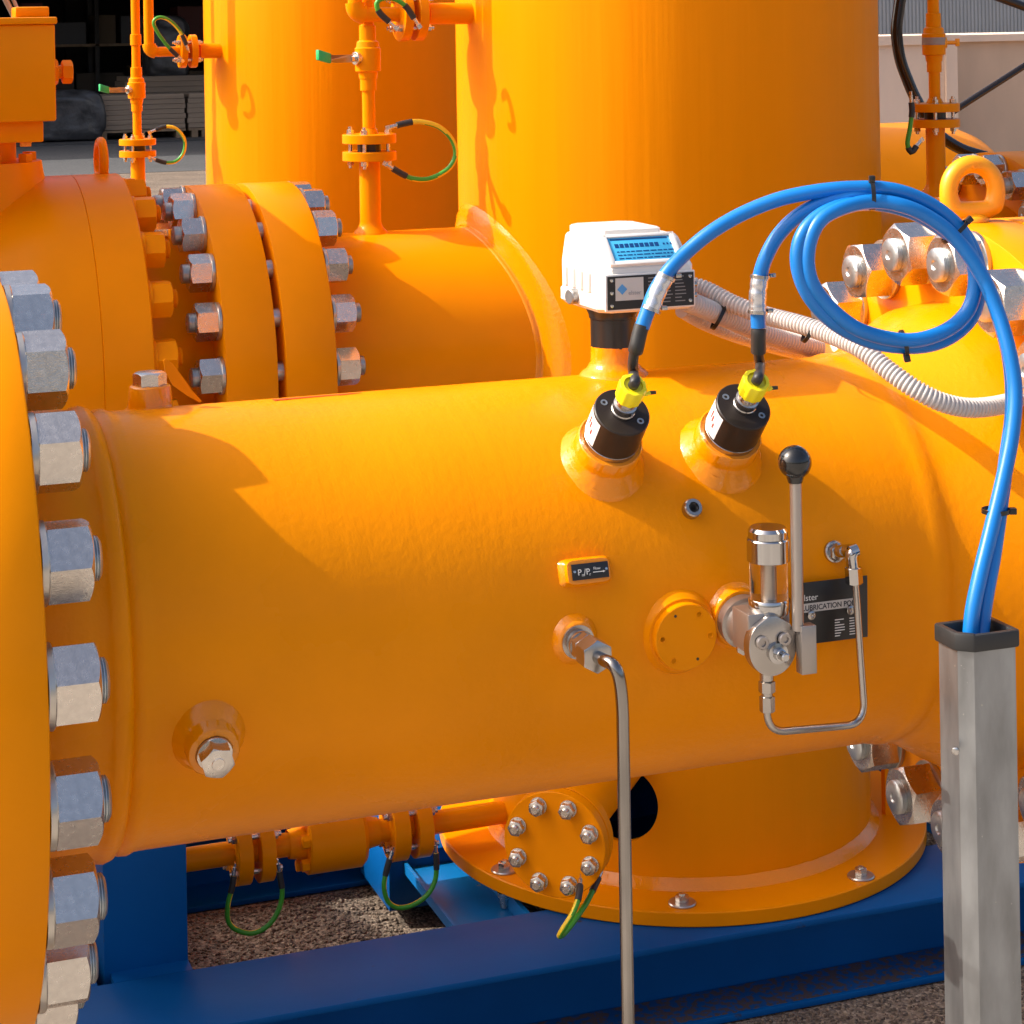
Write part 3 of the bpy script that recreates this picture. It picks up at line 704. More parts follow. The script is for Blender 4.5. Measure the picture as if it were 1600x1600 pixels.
cb_ = [(1185, 512, 1.84), (1184, 480, 1.84), (1186, 440, 1.84), (1196, 404, 1.835), (1216, 368, 1.83), (1246, 338, 1.82), (1282, 318, 1.81), (1326, 307, 1.80), (1370, 304, 1.795), (1420, 310, 1.79), (1466, 328, 1.785), (1502, 360, 1.78), (1525, 402, 1.78), (1531, 446, 1.785), (1520, 492, 1.785), (1492, 522, 1.785), (1452, 539, 1.785), (1402, 541, 1.785), (1350, 530, 1.79), (1300, 502, 1.79), (1264, 462, 1.79), (1247, 418, 1.79), (1250, 376, 1.79), (1272, 344, 1.79), (1312, 323, 1.79), (1366, 318, 1.80), (1420, 330, 1.785), (1462, 352, 1.78), (1505, 386, 1.765), (1538, 436, 1.76), (1562, 500, 1.75), (1578, 565, 1.74), (1582, 640, 1.73), (1572, 720, 1.715), (1562, 800, 1.70), (1552, 870, 1.69), (1541, 930, 1.682), (1535, 975, 1.678), (1532, 1020, 1.672), (1534, 1060, 1.672)]
blue_cable(ca, E1, N1, [(993, 548, 1.843), (995, 540, 1.84), (999, 522, 1.84), (1003, 508, 1.84)], [(990, 585, 1.858), (989, 566, 1.85), (992, 546, 1.844)], [(1017, 486, 1.838), (1028, 455, 1.838), (1041, 431, 1.838)], 'blue cable arching from the left sensor over the counter head to the coil')
blue_cable(cb_, E2, N2, [(1185, 550, 1.845), (1185, 540, 1.843), (1185, 522, 1.84), (1185, 514, 1.84)], [(1188, 570, 1.86), (1186, 560, 1.853), (1185, 547, 1.845)], [(1184, 490, 1.838), (1184, 460, 1.838), (1188, 430, 1.838)], 'blue cable rising steeply from the right sensor into the coil')
def tie(x, y, Yv, ang, w_, lab, tail=True):
    c = at(x, y, Y=Yv); a = Vector((cT, -sT, 0))*math.cos(R_(ang))+Vector((0, 0, 1))*math.sin(R_(ang)); n = Vector((-sT, -cT, 0)); l = a.cross(n)
    # band: racetrack loop around the bundle, long axis a
    b = BM(); pts = []
    for k in range(40):
        t = 2*math.pi*k/40; pts.append((math.cos(t)*w_, math.sin(t)*.0125))
    o_ = [[b.verts.new(c+a*(u*s)+n*(v*s)+l*h) for u, v in pts] for s, h in ((1.0, -.002), (1.07, -.002), (1.07, .002), (1.0, .002))]
    for i in range(4):
        p_, q_ = o_[i], o_[(i+1) % 4]
        for k in range(40): b.faces.new((p_[k], p_[(k+1) % 40], q_[(k+1) % 40], q_[k]))
    o = obj('cable_tie', b, M_blk, None, 50); tag(o, lab, 'cable tie', 'black cable ties')
    if tail:
        b = BM(); box(b, c+a*(w_*1.05+.002)+n*.002, (.007, .007, .006), (a, n, l), bev=.0008); obj('tie_head', b, M_blk, o)
    return o
tie(1362, 306, 1.79, 90, .0135, 'black cable tie at the top of the blue coil')
tie(1492, 362, 1.775, 40, .0150, 'slanting black cable tie on the upper right of the blue coil')
tie(1412, 536, 1.78, -80, .0120, 'black cable tie at the bottom of the blue coil')
tie(1556, 798, 1.70, 0, .0125, 'black cable tie on the cable pair falling to the post')
tie(1262, 520, 1.95, 60, .0105, 'thin black cable tie round the corrugated hoses by the coil')
tie(1122, 497, 2.04, 60, .0130, 'thin black cable tie on the hoses beside the counter head')

# ------------------------------------------------------------------ galvanised post
post = thing('galvanised_post', 'galvanised steel post with black rim carrying the blue cables', 'post', (1.05, 1.67, GZ))
pA = at(1510, 1015, Y=1.65); pB = at(1585, 1015, Y=1.65); zt_ = at(1510, 1010, Y=1.65).z; x0, x1 = pA.x-.001, pB.x+.001; y0, y1 = 1.65, 1.692
def ringpoly(z, s=0, ch_=.010):
    return [Vector(v) for v in ((x0-s+ch_*1.1, y0-s, z), (x1+s, y0-s, z), (x1+s, y1+s, z), (x0-s, y1+s, z), (x0-s, y0-s+ch_, z))]
x0 -= .011*.2
b = BM(); R = [[b.verts.new(v) for v in ringpoly(z, s)] for z, s in ((GZ, 0), (zt_, 0), (zt_, -.0025), (zt_-.2, -.0025))]
for p_, q_ in zip(R[:-1], R[1:]):
    for k in range(5): b.faces.new((p_[k], p_[(k+1) % 5], q_[(k+1) % 5], q_[k]))
obj('tube', b, M_galv, post, 20)
b = BM()
def rail(pp, w_, h_):
    n_ = len(pp)
    for k in range(n_):
        p0, p1 = pp[k], pp[(k+1) % n_]; d_ = (p1-p0); L_ = d_.length; d_.normalize(); nn = d_.cross(Vector((0, 0, 1)))
        box(b, (p0+p1)/2+Vector((0, 0, .002+k*.00013)), (L_+.004, w_, h_+k*.0002), (d_, nn, Vector((0, 0, 1))), bev=.0022)
rail(ringpoly(zt_, .0005), .0065, .016)
obj('rubber_edging', b, M_rub, post, 40)
b = BM(); q = at(1494, 1172, Y=1.655); lathe(b, [(-.002, .0035), (.001, .0035), (.0016, .002), (.0016, 0)], q+Vector((-.002, -.002, 0)), (-.7, -.7, 0), 18); obj('rivet', b, M_ch, post)
b = BM(); bx(b, x0-.05, x1+.05, y0-.05, y1+.05, GZ+.002, GZ+.012); obj('foot_plate', b, M_galv, post)

# ------------------------------------------------------------------ lubrication pump
YP = 1.745
P, ph = onp(1150, 963); n = nrm(ph)
b = BM(); boss(b, P, n, [(-.008, .036), (-.002, .032), (.002, .029), (.004, .0278), (.010, .0265), (.0105, .018)], 56, .0003)
obj('pump_boss', b, M_weld, mt, 50)
lp = thing('lubrication_pump', 'steel hand lubrication pump with glass cup and black ball lever', 'lubricator', P+n*.011)
FC = at(1208, 1010, Y=1.742)
b = BM(); lathe(b, [(0, .024), (.001, .0245), (.012, .0245), (.013, .021), (.055, .021)], (P+n*.0095), (FC-P-n*.0095), 48); obj('pump_body', b, M_al, lp)
b = BM(); pc = FC; e1, e2 = Vector((1, 0, 0)), Vector((0, 0, 1))
outl = []
for k in range(64):
    a = 2*math.pi*k/64; r = .0245
    u, v = r*math.cos(a), r*math.sin(a)*1.12
    v = min(v, .030-abs(u)*.62)
    outl.append(pc+e1*u+e2*v)
prism(b, outl, (0, .012, 0), bev=.0006); fp = obj('face_plate', b, M_ss, lp)
b = BM(); bx(b, pc.x-.021, pc.x+.022, 1.750, 1.785, pc.z-.008, pc.z+.029, bev=.002); obj('valve_block', b, M_al, lp)
b = BM()
for (x, y) in ((1190, 1004), (1225, 998)):
    q = at(x, y, Y=1.741); lathe(b, [(0, .0062), (.003, .0062), (.0038, .0054), (.0038, .003), (.002, .0029), (.002, 0)], q, (0, -1, 0), 28)
split('socket_screw', b, M_al, fp)
b = BM(); q = at(1214, 1020, Y=1.742); q2 = at(1228, 1028, Y=1.722); lathe(b, [(0, .0095), (.004, .0095), (.0045, .006), (.010, .0055), (.0105, .0045), (.020, .0042), (.021, .003)], q, (q2-q), 28)
obj('pivot_bolt', b, M_ch, fp)
b = BM(); q = at(1159, 1009, Y=1.79); hexnut(b, q, (-.3, -1, 0), .011, .010); lathe(b, [(-.02, .004), (0, .004)], q, (-.3, -1, 0), 16); obj('drain_screw', b, M_ss, lp)
RX = at(1201, 900, Y=1.765).x; zR = lambda y: at(1201, y, Y=1.765).z
b = BM(); lathe(b, [(zR(962), .0165), (zR(955), .0193), (zR(936), .0195), (zR(934), .0188)], (RX, 1.765, 0), (0, 0, 1), 56); obj('cup_base', b, M_ch, lp)
b = BM(); lathe(b, [(zR(936), .0178), (zR(872), .0178)], (RX, 1.765, 0), (0, 0, 1), 56, cap=False)
lathe(b, [(zR(872), .0160), (zR(936), .0160)], (RX, 1.765, 0), (0, 0, 1), 56, cap=False)
obj('glass_cup', b, M_gls, lp)
b = BM(); lathe(b, [(zR(940), .0058), (zR(868), .0058)], (RX, 1.765, 0), (0, 0, 1), 28); obj('feed_rod', b, M_al, lp)
b = BM(); lathe(b, [(zR(876), .0188), (zR(875), .0200), (zR(842), .0200), (zR(840), .0192), (zR(840), .012)], (RX, 1.765, 0), (0, 0, 1), 56); cpo = obj('cup_cap', b, M_ch, lp)
b = BM(); lathe(b, [(zR(842), .0170), (zR(839), .0185), (zR(828), .0188), (zR(823), .0165), (zR(823), 0)], (RX, 1.765, 0), (0, 0, 1), 48); obj('filler_lid', b, M_ch, cpo)
b = BM(); q = at(1244, 800, Y=1.738); zl = lambda y: at(1244, y, Y=1.738).z
cyl(b, (q.x, 1.738, zl(985)), (q.x+.0, 1.738, zl(742)), .0054, 28); obj('lever_rod', b, M_al, lp)
b = BM(); bmesh.ops.create_uvsphere(b, u_segments=40, v_segments=24, radius=.0156); bmesh.ops.translate(b, verts=b.verts, vec=at(1242, 722, Y=1.738)); lathe(b, [(-.019, .0065), (-.013, .0085)], at(1242, 722, Y=1.738), (0, 0, 1), 24); obj('ball_knob', b, mat('black_bakelite', (.006, .006, .006), .12, coat=.5), lp, 60)
b = BM(); q = at(1256, 975, Y=1.738); q2 = at(1258, 1050, Y=1.738); box(b, ((q.x+.001), 1.736, (q.z+q2.z)/2), (.0155, .012, q.z-q2.z), None, bev=.0007); obj('lever_block', b, M_al, lp)
b = BM(); fx = at(1198, 1060, Y=1.765); zF = lambda y: at(1198, y, Y=1.765).z
lathe(b, [(zF(1045), .0065), (zF(1062), .0065), (zF(1063), .0048), (zF(1066), .0048)], (fx.x, 1.765, 0), (0, 0, 1), 24)
o_ = Vector((fx.x, 1.765, 0)); hexnut(b, o_+Vector((0, 0, zF(1064))), (0, 0, -1), .0135, .0105, both=True); cyl(b, o_+Vector((0, 0, zF(1082))), o_+Vector((0, 0, zF(1090))), .0052, 20)
hexnut(b, o_+Vector((0, 0, zF(1112))), (0, 0, 1), .0125, .0145, both=True); obj('tube_fitting', b, M_ss, lp)
def fillet(pts, rad, n=8):
    P = [Vector(p) for p in pts]; out = [P[0]]
    for a, c, d_ in zip(P[:-2], P[1:-1], P[2:]):
        u = (a-c).normalized(); v = (d_-c).normalized(); p0, p1 = c+u*rad, c+v*rad
        for k in range(n+1):
            t = k/n; out.append(p0*(1-t)**2+c*2*t*(1-t)+p1*t*t)
    out.append(P[-1]); return out
lt = thing('lubrication_tube', 'thin bent steel tube looping from the pump to the elbow port', 'tube', onp(1300, 862)[0])
tp = [o_+Vector((0, 0, zF(1100))), at(1197, 1145, Y=1.766), at(1352, 1131, Y=1.790), at(1336, 905, Y=1.795), at(1334, 880, Y=1.795)]
b = BM(); tube(b, fillet(tp, .024, 12), .0036, 16); obj('tube', b, M_ss, lt, 60)
PE, phE = onp(1302, 862); nE = nrm(phE)
b = BM(); lathe(b, [(-.002, .0105), (.004, .0105), (.005, .009)], PE, nE, 32); hexnut(b, PE+nE*.005, (0, -1, .05), .0145, .007, both=True); cyl(b, PE+nE*.010, PE+nE*.022, .0050, 20); obj('port_fitting', b, M_ss, lt)
el = at(1330, 862, Y=1.795); b = BM(); tube(b, fillet([PE+nE*.012, Vector((PE.x+.006, 1.795, el.z+.001)), el+Vector((0, 0, .0)), at(1333, 888, Y=1.795)], .006, 6), .0062, 18); obj('elbow', b, M_ch, lt, 60)
b = BM(); q = at(1335, 912, Y=1.795); hexnut(b, q, (at(1333, 880, Y=1.795)-q), .0145, .016, both=True); obj('compression_nut', b, M_ch, lt)
# data plate behind the lever
P, ph = onp(1304, 950); n = nrm(ph); ty = n.cross(Vector((1, 0, 0))); P = P+n*.006
sg = thing('lubrication_sign', 'black lubrication point plate behind the ball-topped lever', 'sign', P)
b = BM(); xa = at(1240, 955, Y=P.y).x; xb = at(1355, 945, Y=P.y).x; hw = (xb-xa)/2; P.x = (xa+xb)/2; hh = .0300
sg.location = P; WL[sg.name] = P.copy()
tX = Vector((1, 0, 0)); box(b, P, (2*hw, 2*hh, .0014), (tX, ty, n), bev=.0002); plt = obj('plate', b, M_blk, sg)
b = BM(); box(b, P+n*.0008+ty*.0055-tX*.0035, (2*hw-.012, .0085, .0004), (tX, ty, n)); obj('white_band', b, M_slv, sg)
lettering('LUBRICATION POINT', P+n*.00115-tX*(hw-.0085)+ty*.0030, tX, n, .0072, M_ktext, sg, .00012, sx=.93)
lettering('elster', P+n*.0008-tX*(hw-.0065)+ty*.0125, tX, n, .0085, M_wtext, sg)
b = BM()
for cidx, (xs, wm_) in enumerate(((-hw+.012, .015), (.004, .026))):
    for r in range(7):
        zz = -.0095-r*.0026
        if cidx == 0 and r in (0, 3, 5): continue
        w1 = random.uniform(.4, 1)*wm_*.5; box(b, P+n*.0008+tX*(xs+w1/2)+ty*zz, (w1, .0009, .0003), (tX, ty, n))
        if cidx: w2 = random.uniform(.3, .45)*wm_; box(b, P+n*.0008+tX*(xs+.016+w2/2)+ty*zz, (w2, .0009, .0003), (tX, ty, n))
obj('small_print', b, M_wtext, sg)
b = BM()
for (x, y) in ((1267, 961), (1328, 953)):
    q = at(x, y, Y=P.y-.001); lathe(b, [(-.006, .002), (0, .0045), (.002, .0042), (.0026, .003), (.0026, .0014), (.0016, 0)], q, n, 20)
split('plate_screw', b, M_ss, sg)

# ------------------------------------------------------------------ impulse tube
P, ph = onp(898, 999); n = nrm(ph)
b = BM(); boss(b, P, n, [(-.006, .026), (-.001, .0235), (.0015, .0215), (.003, .0205), (.0045, .019), (.0065, .018), (.0075, .0155)], 48, .0002); obj('tube_boss', b, M_weld, mt, 50)
it = thing('impulse_tube', 'polished steel tube curving out of the meter and dropping vertically', 'tube', P+n*.0075)
Yt = 1.735
b = BM(); lathe(b, [(.006, .0158), (.0095, .0158), (.010, .0120), (.013, .0118), (.0135, .0102), (.017, .0102), (.018, .013), (.021, .013)], P, n, 36); dd = (Vector((.012, -1, -.09))).normalized()
hexnut(b, P+n*.021, n, .0235, .012, both=True); cyl(b, P+n*.030, P+n*.040, .0105, 28)
obj('port_fitting', b, M_ss, it)
b = BM(); hexnut(b, P+n*.036, n, .0265, .022, both=True); obj('compression_nut', b, M_ss, it)
s_ = P+n*.05; e_ = at(973, 1120, Y=Yt); r_t = .0059
zbot = at(987, 1640, Y=Yt)
def bez(p0, p1, p2, p3, n_):
    return [p0*(1-t)**3+p1*3*t*(1-t)**2+p2*3*t*t*(1-t)+p3*t**3 for t in [k/n_ for k in range(n_+1)]]
pts = bez(s_, s_+Vector((.0, -.036, -.002)), Vector((e_.x-.001, Yt, e_.z+.060)), Vector((e_.x, Yt, e_.z)), 28)+[Vector((e_.x, Yt, GZ+.05))]
b = BM(); tube(b, pts, r_t, 24); obj('tube', b, M_tb, it, 60)

# ------------------------------------------------------------------ rear pressure vessels
YV = 3.75; XV, RV, RS, ZR = 1.664, .4085, .366, -1.556; XS = 1.668; ZA = -.594; RR = .221
v1 = thing('pressure_vessel', 'tall wide orange vessel behind the counter head, on a bolted base ring', 'vessel', (XS, YV, ZR))
b = BM(); lathe(b, [(-1.02, .05), (-1.01, .2), (-.97, .31), (-.90, .385), (-.84, RV), (1.2, RV), (1.25, .39), (1.32, .30), (1.36, .15), (1.37, 0)], (XV, YV, 0), (0, 0, 1), 200)
obj('shell', b, M_orv, v1, 50)
b = BM(); lathe(b, [(ZR+.026, RS), (-.82, RS), (-.82, RS-.012), (ZR+.026, RS-.012), (ZR+.026, RS)], (XS, YV, 0), (0, 0, 1), 200, cap=False)
NZ = Vector((-.616, -.788, 0)); skc = Vector((XS, YV, 0))+NZ*RS; skc.z = -1.375
skirt = obj('skirt', b, M_orv, v1, 50)
b = BM(); wl = WL[v1.name]; lathe(b, [(-.12, .074), (.12, .062)], skc+Vector((-.0145, .0115, -.012)), NZ, 64); boolcut(skirt, b)
b = BM(); lathe(b, [(ZR, RS-.06), (ZR, .468), (ZR+.002, .470), (ZR+.024, .470), (ZR+.026, .468), (ZR+.026, RS-.06)], (XS, YV, 0), (0, 0, 1), 160, cap=False); obj('base_ring', b, M_or, v1)
b = BM(); lathe(b, [(ZR+.024, RS+.018), (ZR+.028, RS+.013), (ZR+.036, RS+.006), (ZR+.044, RS)], (XS, YV, 0), (0, 0, 1), 160, cap=False, jit=.0006); obj('base_weld', b, M_weld, v1, 60)
for (x, y) in ((1066, 1412), (1345, 1370), (788, 1360)):
    q = at(x, y, Z=ZR+.026)
    b = BM(); lathe(b, [(0, .024), (.002, .0245), (.004, .023)], (q.x, q.y, ZR+.0262), (0, 0, 1), 32)
    bo = obj('anchor_bolt', b, M_znw, v1)
    b = BM(); hexnut(b, (q.x, q.y, ZR+.0305), (0, 0, 1), .020, .011, rot=random.random()); lathe(b, [(.011, .006), (.014, .0055), (.014, 0)], (q.x, q.y, ZR+.0305), (0, 0, 1), 16)
    obj('bolt_head', b, M_zn, bo)
    b = BM(); lathe(b, [(-.036, .0), (-.034, .008), (-.020, .010), (-.012, .014), (-.006, .014)], (q.x, q.y-.0, ZR-.006), (0, 0, 1), 16); obj('bolt_end', b, M_zn, bo)
b = BM(); pts = []
for k in range(49):
    a = R_(-75+ (255)*k/48); a = R_(-100+290*k/48)
    y_, z_ = YV-(RR+.006)*math.cos(a), ZA+(RR+.006)*math.sin(a)
    pts.append(Vector((XV-math.sqrt(max(RV**2-(y_-YV)**2, 0))-.004, y_, z_)))
P1 = [Vector(p) for p in pts]
rows = []
for i, p in enumerate(P1):
    a = R_(-100+290*i/48); rr = Vector((0, -math.cos(a), math.sin(a)))
    ve = Vector((p.x-XV, p.y-YV, 0)).normalized()
    prof = [(-.016, -.003), (-.012, .0015), (-.008, .0022), (-.005, .0018), (-.002, .005), (.004, .0082), (.008, .0070), (.013, .0085), (.017, .0066), (.022, .0076), (.027, .0050), (.033, .0056), (.038, .0030), (.046, -.001)]
    row = []
    for u, h in prof:             # u < 0 runs along the pipe, u > 0 out over the vessel wall; h = proud height
        rad_ = RR+(h if u < 0 else u); y_ = YV-rad_*math.cos(a); z_ = ZA+rad_*math.sin(a)
        x_ = XV-math.sqrt(max((RV+(h if u >= 0 else .004))**2-(y_-YV)**2, 0))
        row.append(Vector((x_+min(u, 0), y_, z_)))
    rows.append(row)
V = [[b.verts.new(q) for q in r] for r in rows]
for p_, q_ in zip(V[:-1], V[1:]):
    for k in range(len(p_)-1): b.faces.new((p_[k], p_[k+1], q_[k+1], q_[k]))
obj('nozzle_weld', b, M_weld, v1, 60)
# gusset right of the skirt
b = BM(); bx(b, XS+RS-.01, XS+RS+.03, YV-.17, YV-.155, ZR+.026, -1.2); obj('gusset', b, M_or, v1)

# bottom nozzle through the skirt, blind flange
nz = thing('drain_nozzle', 'round orange blind flange with eight bolts in front of the vessel skirt', 'flange', at(866, 1320, Y=3.16))
Fc = at(866, 1320, Y=3.16); back = -NZ
b = BM(); lathe(b, [(.04, .045), (.50, .045)], Fc, back, 48); obj('pipe', b, M_or, nz)
b = BM(); lathe(b, [(0, 0), (0, .0835), (.0012, .085), (.0215, .085), (.0225, .0838), (.0225, 0)], Fc, back, 96, cap=False); obj('blind_flange', b, M_or, nz)
b = BM(); lathe(b, [(.0265, 0), (.0265, .0835), (.0277, .085), (.048, .085), (.049, .083), (.052, .06), (.075, .046), (.08, .045)], Fc, back, 96, cap=False); obj('flange', b, M_or, nz)
b = BM(); lathe(b, [(.0225, .06), (.0265, .06)], Fc, back, 48, cap=False); obj('gasket', b, M_blk, nz)
d_, e1, e2 = frame(NZ, (0, 0, 1))
for k in range(8):
    a = R_(22.5+45*k); q = Fc+(e1*math.cos(a)+e2*math.sin(a))*.0655
    b = BM(); lathe(b, [(0, .0140), (.0022, .0140), (.0025, .0125)], q+NZ*.0003, NZ, 24); hexnut(b, q+NZ*.0025, NZ, .0225, .0145, rot=random.random())
    lathe(b, [(.016, .0075), (.0225, .0075), (.024, .006), (.024, 0)], q, NZ, 18); lathe(b, [(-.07, .007), (-.0225, .007)], q, NZ, 12)
    hexnut(b, q-NZ*.0495, -NZ, .0195, .011)
    obj('bolt', b, M_zn, nz)

# second vessel, far row
v2x, v2y = 1.580, 5.76
v2 = thing('pressure_vessel', 'second orange vessel farther back, left of the big vessel', 'vessel', (v2x, v2y, -1.68))
b = BM(); lathe(b, [(-1.1, .2), (-.98, .37), (-.92, .41), (1.2, .41), (1.3, .33), (1.36, 0)], (v2x, v2y, 0), (0, 0, 1), 128); obj('shell', b, M_orv, v2, 50)
b = BM(); lathe(b, [(-1.68, .37), (-.9, .37)], (v2x, v2y, 0), (0, 0, 1), 96, cap=False); lathe(b, [(-1.68, .47), (-1.65, .47), (-1.65, .3)], (v2x, v2y, 0), (0, 0, 1), 96); obj('skirt', b, M_or, v2)

# ------------------------------------------------------------------ rear pipe with its flange pair
def hpipe(b, x0, x1, r, y, z, seg=96): lathe(b, [(x0, r), (x1, r)], (0, y, z), (1, 0, 0), seg, cap=False)
rp = thing('inlet_spool', 'orange pipe spool between the flange pair and the big vessel', 'pipe', (1.1, YV, ZA-RR))
b = BM(); hpipe(b, .90, XV-.1, RR, YV, ZA, 128); obj('pipe', b, M_or, rp, 50)
b = BM(); flange_ring(b, .822, .910, .321, (0, YV, ZA)); obj('flange', b, M_or, rp)
bv = thing('ball_valve', 'large orange ball valve body at the far left, with painted nuts', 'valve', (.3, YV, ZA-.35))
b = BM(); lathe(b, [(-.55, .221), (-.12, .221), (-.05, .235), (.10, .262), (.22, .280), (.36, .318), (.41, .338), (.45, .348), (.5155, .348), (.5165, .3465), (.5175, .348), (.597, .348), (.599, .346), (.599, .1)], (0, YV, ZA), (1, 0, 0), 160, cap=False); obj('body', b, M_or, bv)
b = BM(); lathe(b, [(.59, .262), (.64, .25), (.69, .225), (.722, .221)], (0, YV, ZA), (1, 0, 0), 96, cap=False); obj('neck', b, M_or, bv)
b = BM(); flange_ring(b, .7205, .808, .321, (0, YV, ZA)); obj('flange', b, M_or, bv)
b = BM(); lathe(b, [(.808, .236), (.822, .236)], (0, YV, ZA), (1, 0, 0), 64, cap=False); obj('gasket', b, M_blk, bv)
random.seed(11)
PHR = R_(74.7+2)
for k in range(-3, 13):
    ph = PHR-st*k; q = lambda X, rb: Vector((X, YV-rb*math.cos(ph), ZA+rb*math.sin(ph)))
    rt = random.uniform(0, 1.05)
    place_nut(MED, bv, q(.7205-.0065, .289), -1, rt); place_nut(MED, rp, q(.910+.0065, .289), 1, random.uniform(0, 1.05))
    b = BM(); cyl(b, q(.808, .289), q(.822, .289), .0165, 20); obj('stud', b, M_stud, rp)
for k in range(-3, 13):
    ph = PHR+R_(7)-st*k; place_nut(PNT, bv, Vector((.599+.0062, YV-.312*math.cos(ph), ZA+.312*math.sin(ph))), 1, -ph*0+random.uniform(-.1, .1)+.5)
# lifting ring on the valve
q = at(158, 262, Y=YV+.05)
b = BM(); tube(b, [Vector((q.x, YV+.05+.035*math.cos(t), q.z+.012+.035*math.sin(t))) for t in [2*math.pi*k/40 for k in range(40)]], .0085, 12, closed=True); lathe(b, [(-.06, .02), (-.028, .018), (-.02, .012)], (q.x, YV+.05, q.z+.012), (0, 0, 1), 24)
tag(obj('lifting_eye', b, M_or, None, 60), 'small orange lifting eye standing edge-on on the ball valve', 'lifting eye')
# gearbox on the valve
gb = thing('valve_gearbox', 'square orange gearbox standing on the ball valve at top left', 'gearbox', (.3, YV, -.25))
gx1 = at(87, 100, Y=3.56).x; zt1 = at(60, 38, Y=3.56).z; zb1 = at(60, 190, Y=3.56).z
b = BM(); bx(b, gx1-.46, gx1, 3.56, 3.94, zb1, zt1, bev=.004); obj('case', b, M_or, gb)
b = BM(); bx(b, gx1-.47, gx1+.003, 3.553, 3.947, zt1, zt1+.012, bev=.003); lid = obj('cover', b, M_or, gb)
b = BM(); bx(b, gx1-.06, gx1-.004, 3.60, 3.66, zt1+.012, zt1+.030, bev=.003); obj('cover_lug', b, M_or, lid)
b = BM(); zz2 = at(60, 222, Y=3.6).z; bx(b, gx1-.40, at(68, 200, Y=3.6).x, 3.60, 3.90, zz2, zb1-.0005, bev=.003); obj('adapter', b, M_or, gb)
b = BM()
for i, x in enumerate((45, 52)):
    q = at(x-(5 if i == 0 else 0), 226, Y=3.63); hexnut(b, Vector((q.x, 3.63+.1*i, zz2)), (0, 0, -1), .018, .008)
split('adapter_bolt', b, M_yel, gb)
b = BM(); q = at(0, 240, Y=YV-.03); lathe(b, [(zz2-.11, .062), (zz2+.001, .062)], (at(25, 240, Y=YV).x-.062, YV, 0), (0, 0, 1), 40); obj('stem', b, M_or, gb)
cxs = at(25, 240, Y=YV).x-.062; zfl = ZA+.348+.03
b = BM(); lathe(b, [(zfl-.085, .135), (zfl-.030, .110), (zfl-.022, .108), (zfl, .105)], (cxs, YV, 0), (0, 0, 1), 64); obj('mounting_flange', b, M_or, gb)
for k in range(8):
    a = R_(10+45*k); b = BM(); qx = Vector((cxs+.088*math.cos(a), YV+.088*math.sin(a), zfl)); hexnut(b, qx, (0, 0, 1), .022, .014); obj('mounting_bolt', b, M_or, gb)
q = at(88, 113, Y=3.7)
b = BM(); hexnut(b, (gx1+.0, 3.72, q.z), (1, 0, 0), .040, .024, rot=.2, both=True); lathe(b, [(.02, .012), (.034, .012)], (gx1, 3.72, q.z), (1, 0, 0), 24); hexnut(b, (gx1+.031, 3.72, q.z), (1, 0, 0), .036, .018, both=True); obj('stop_screw', b, M_or, gb)

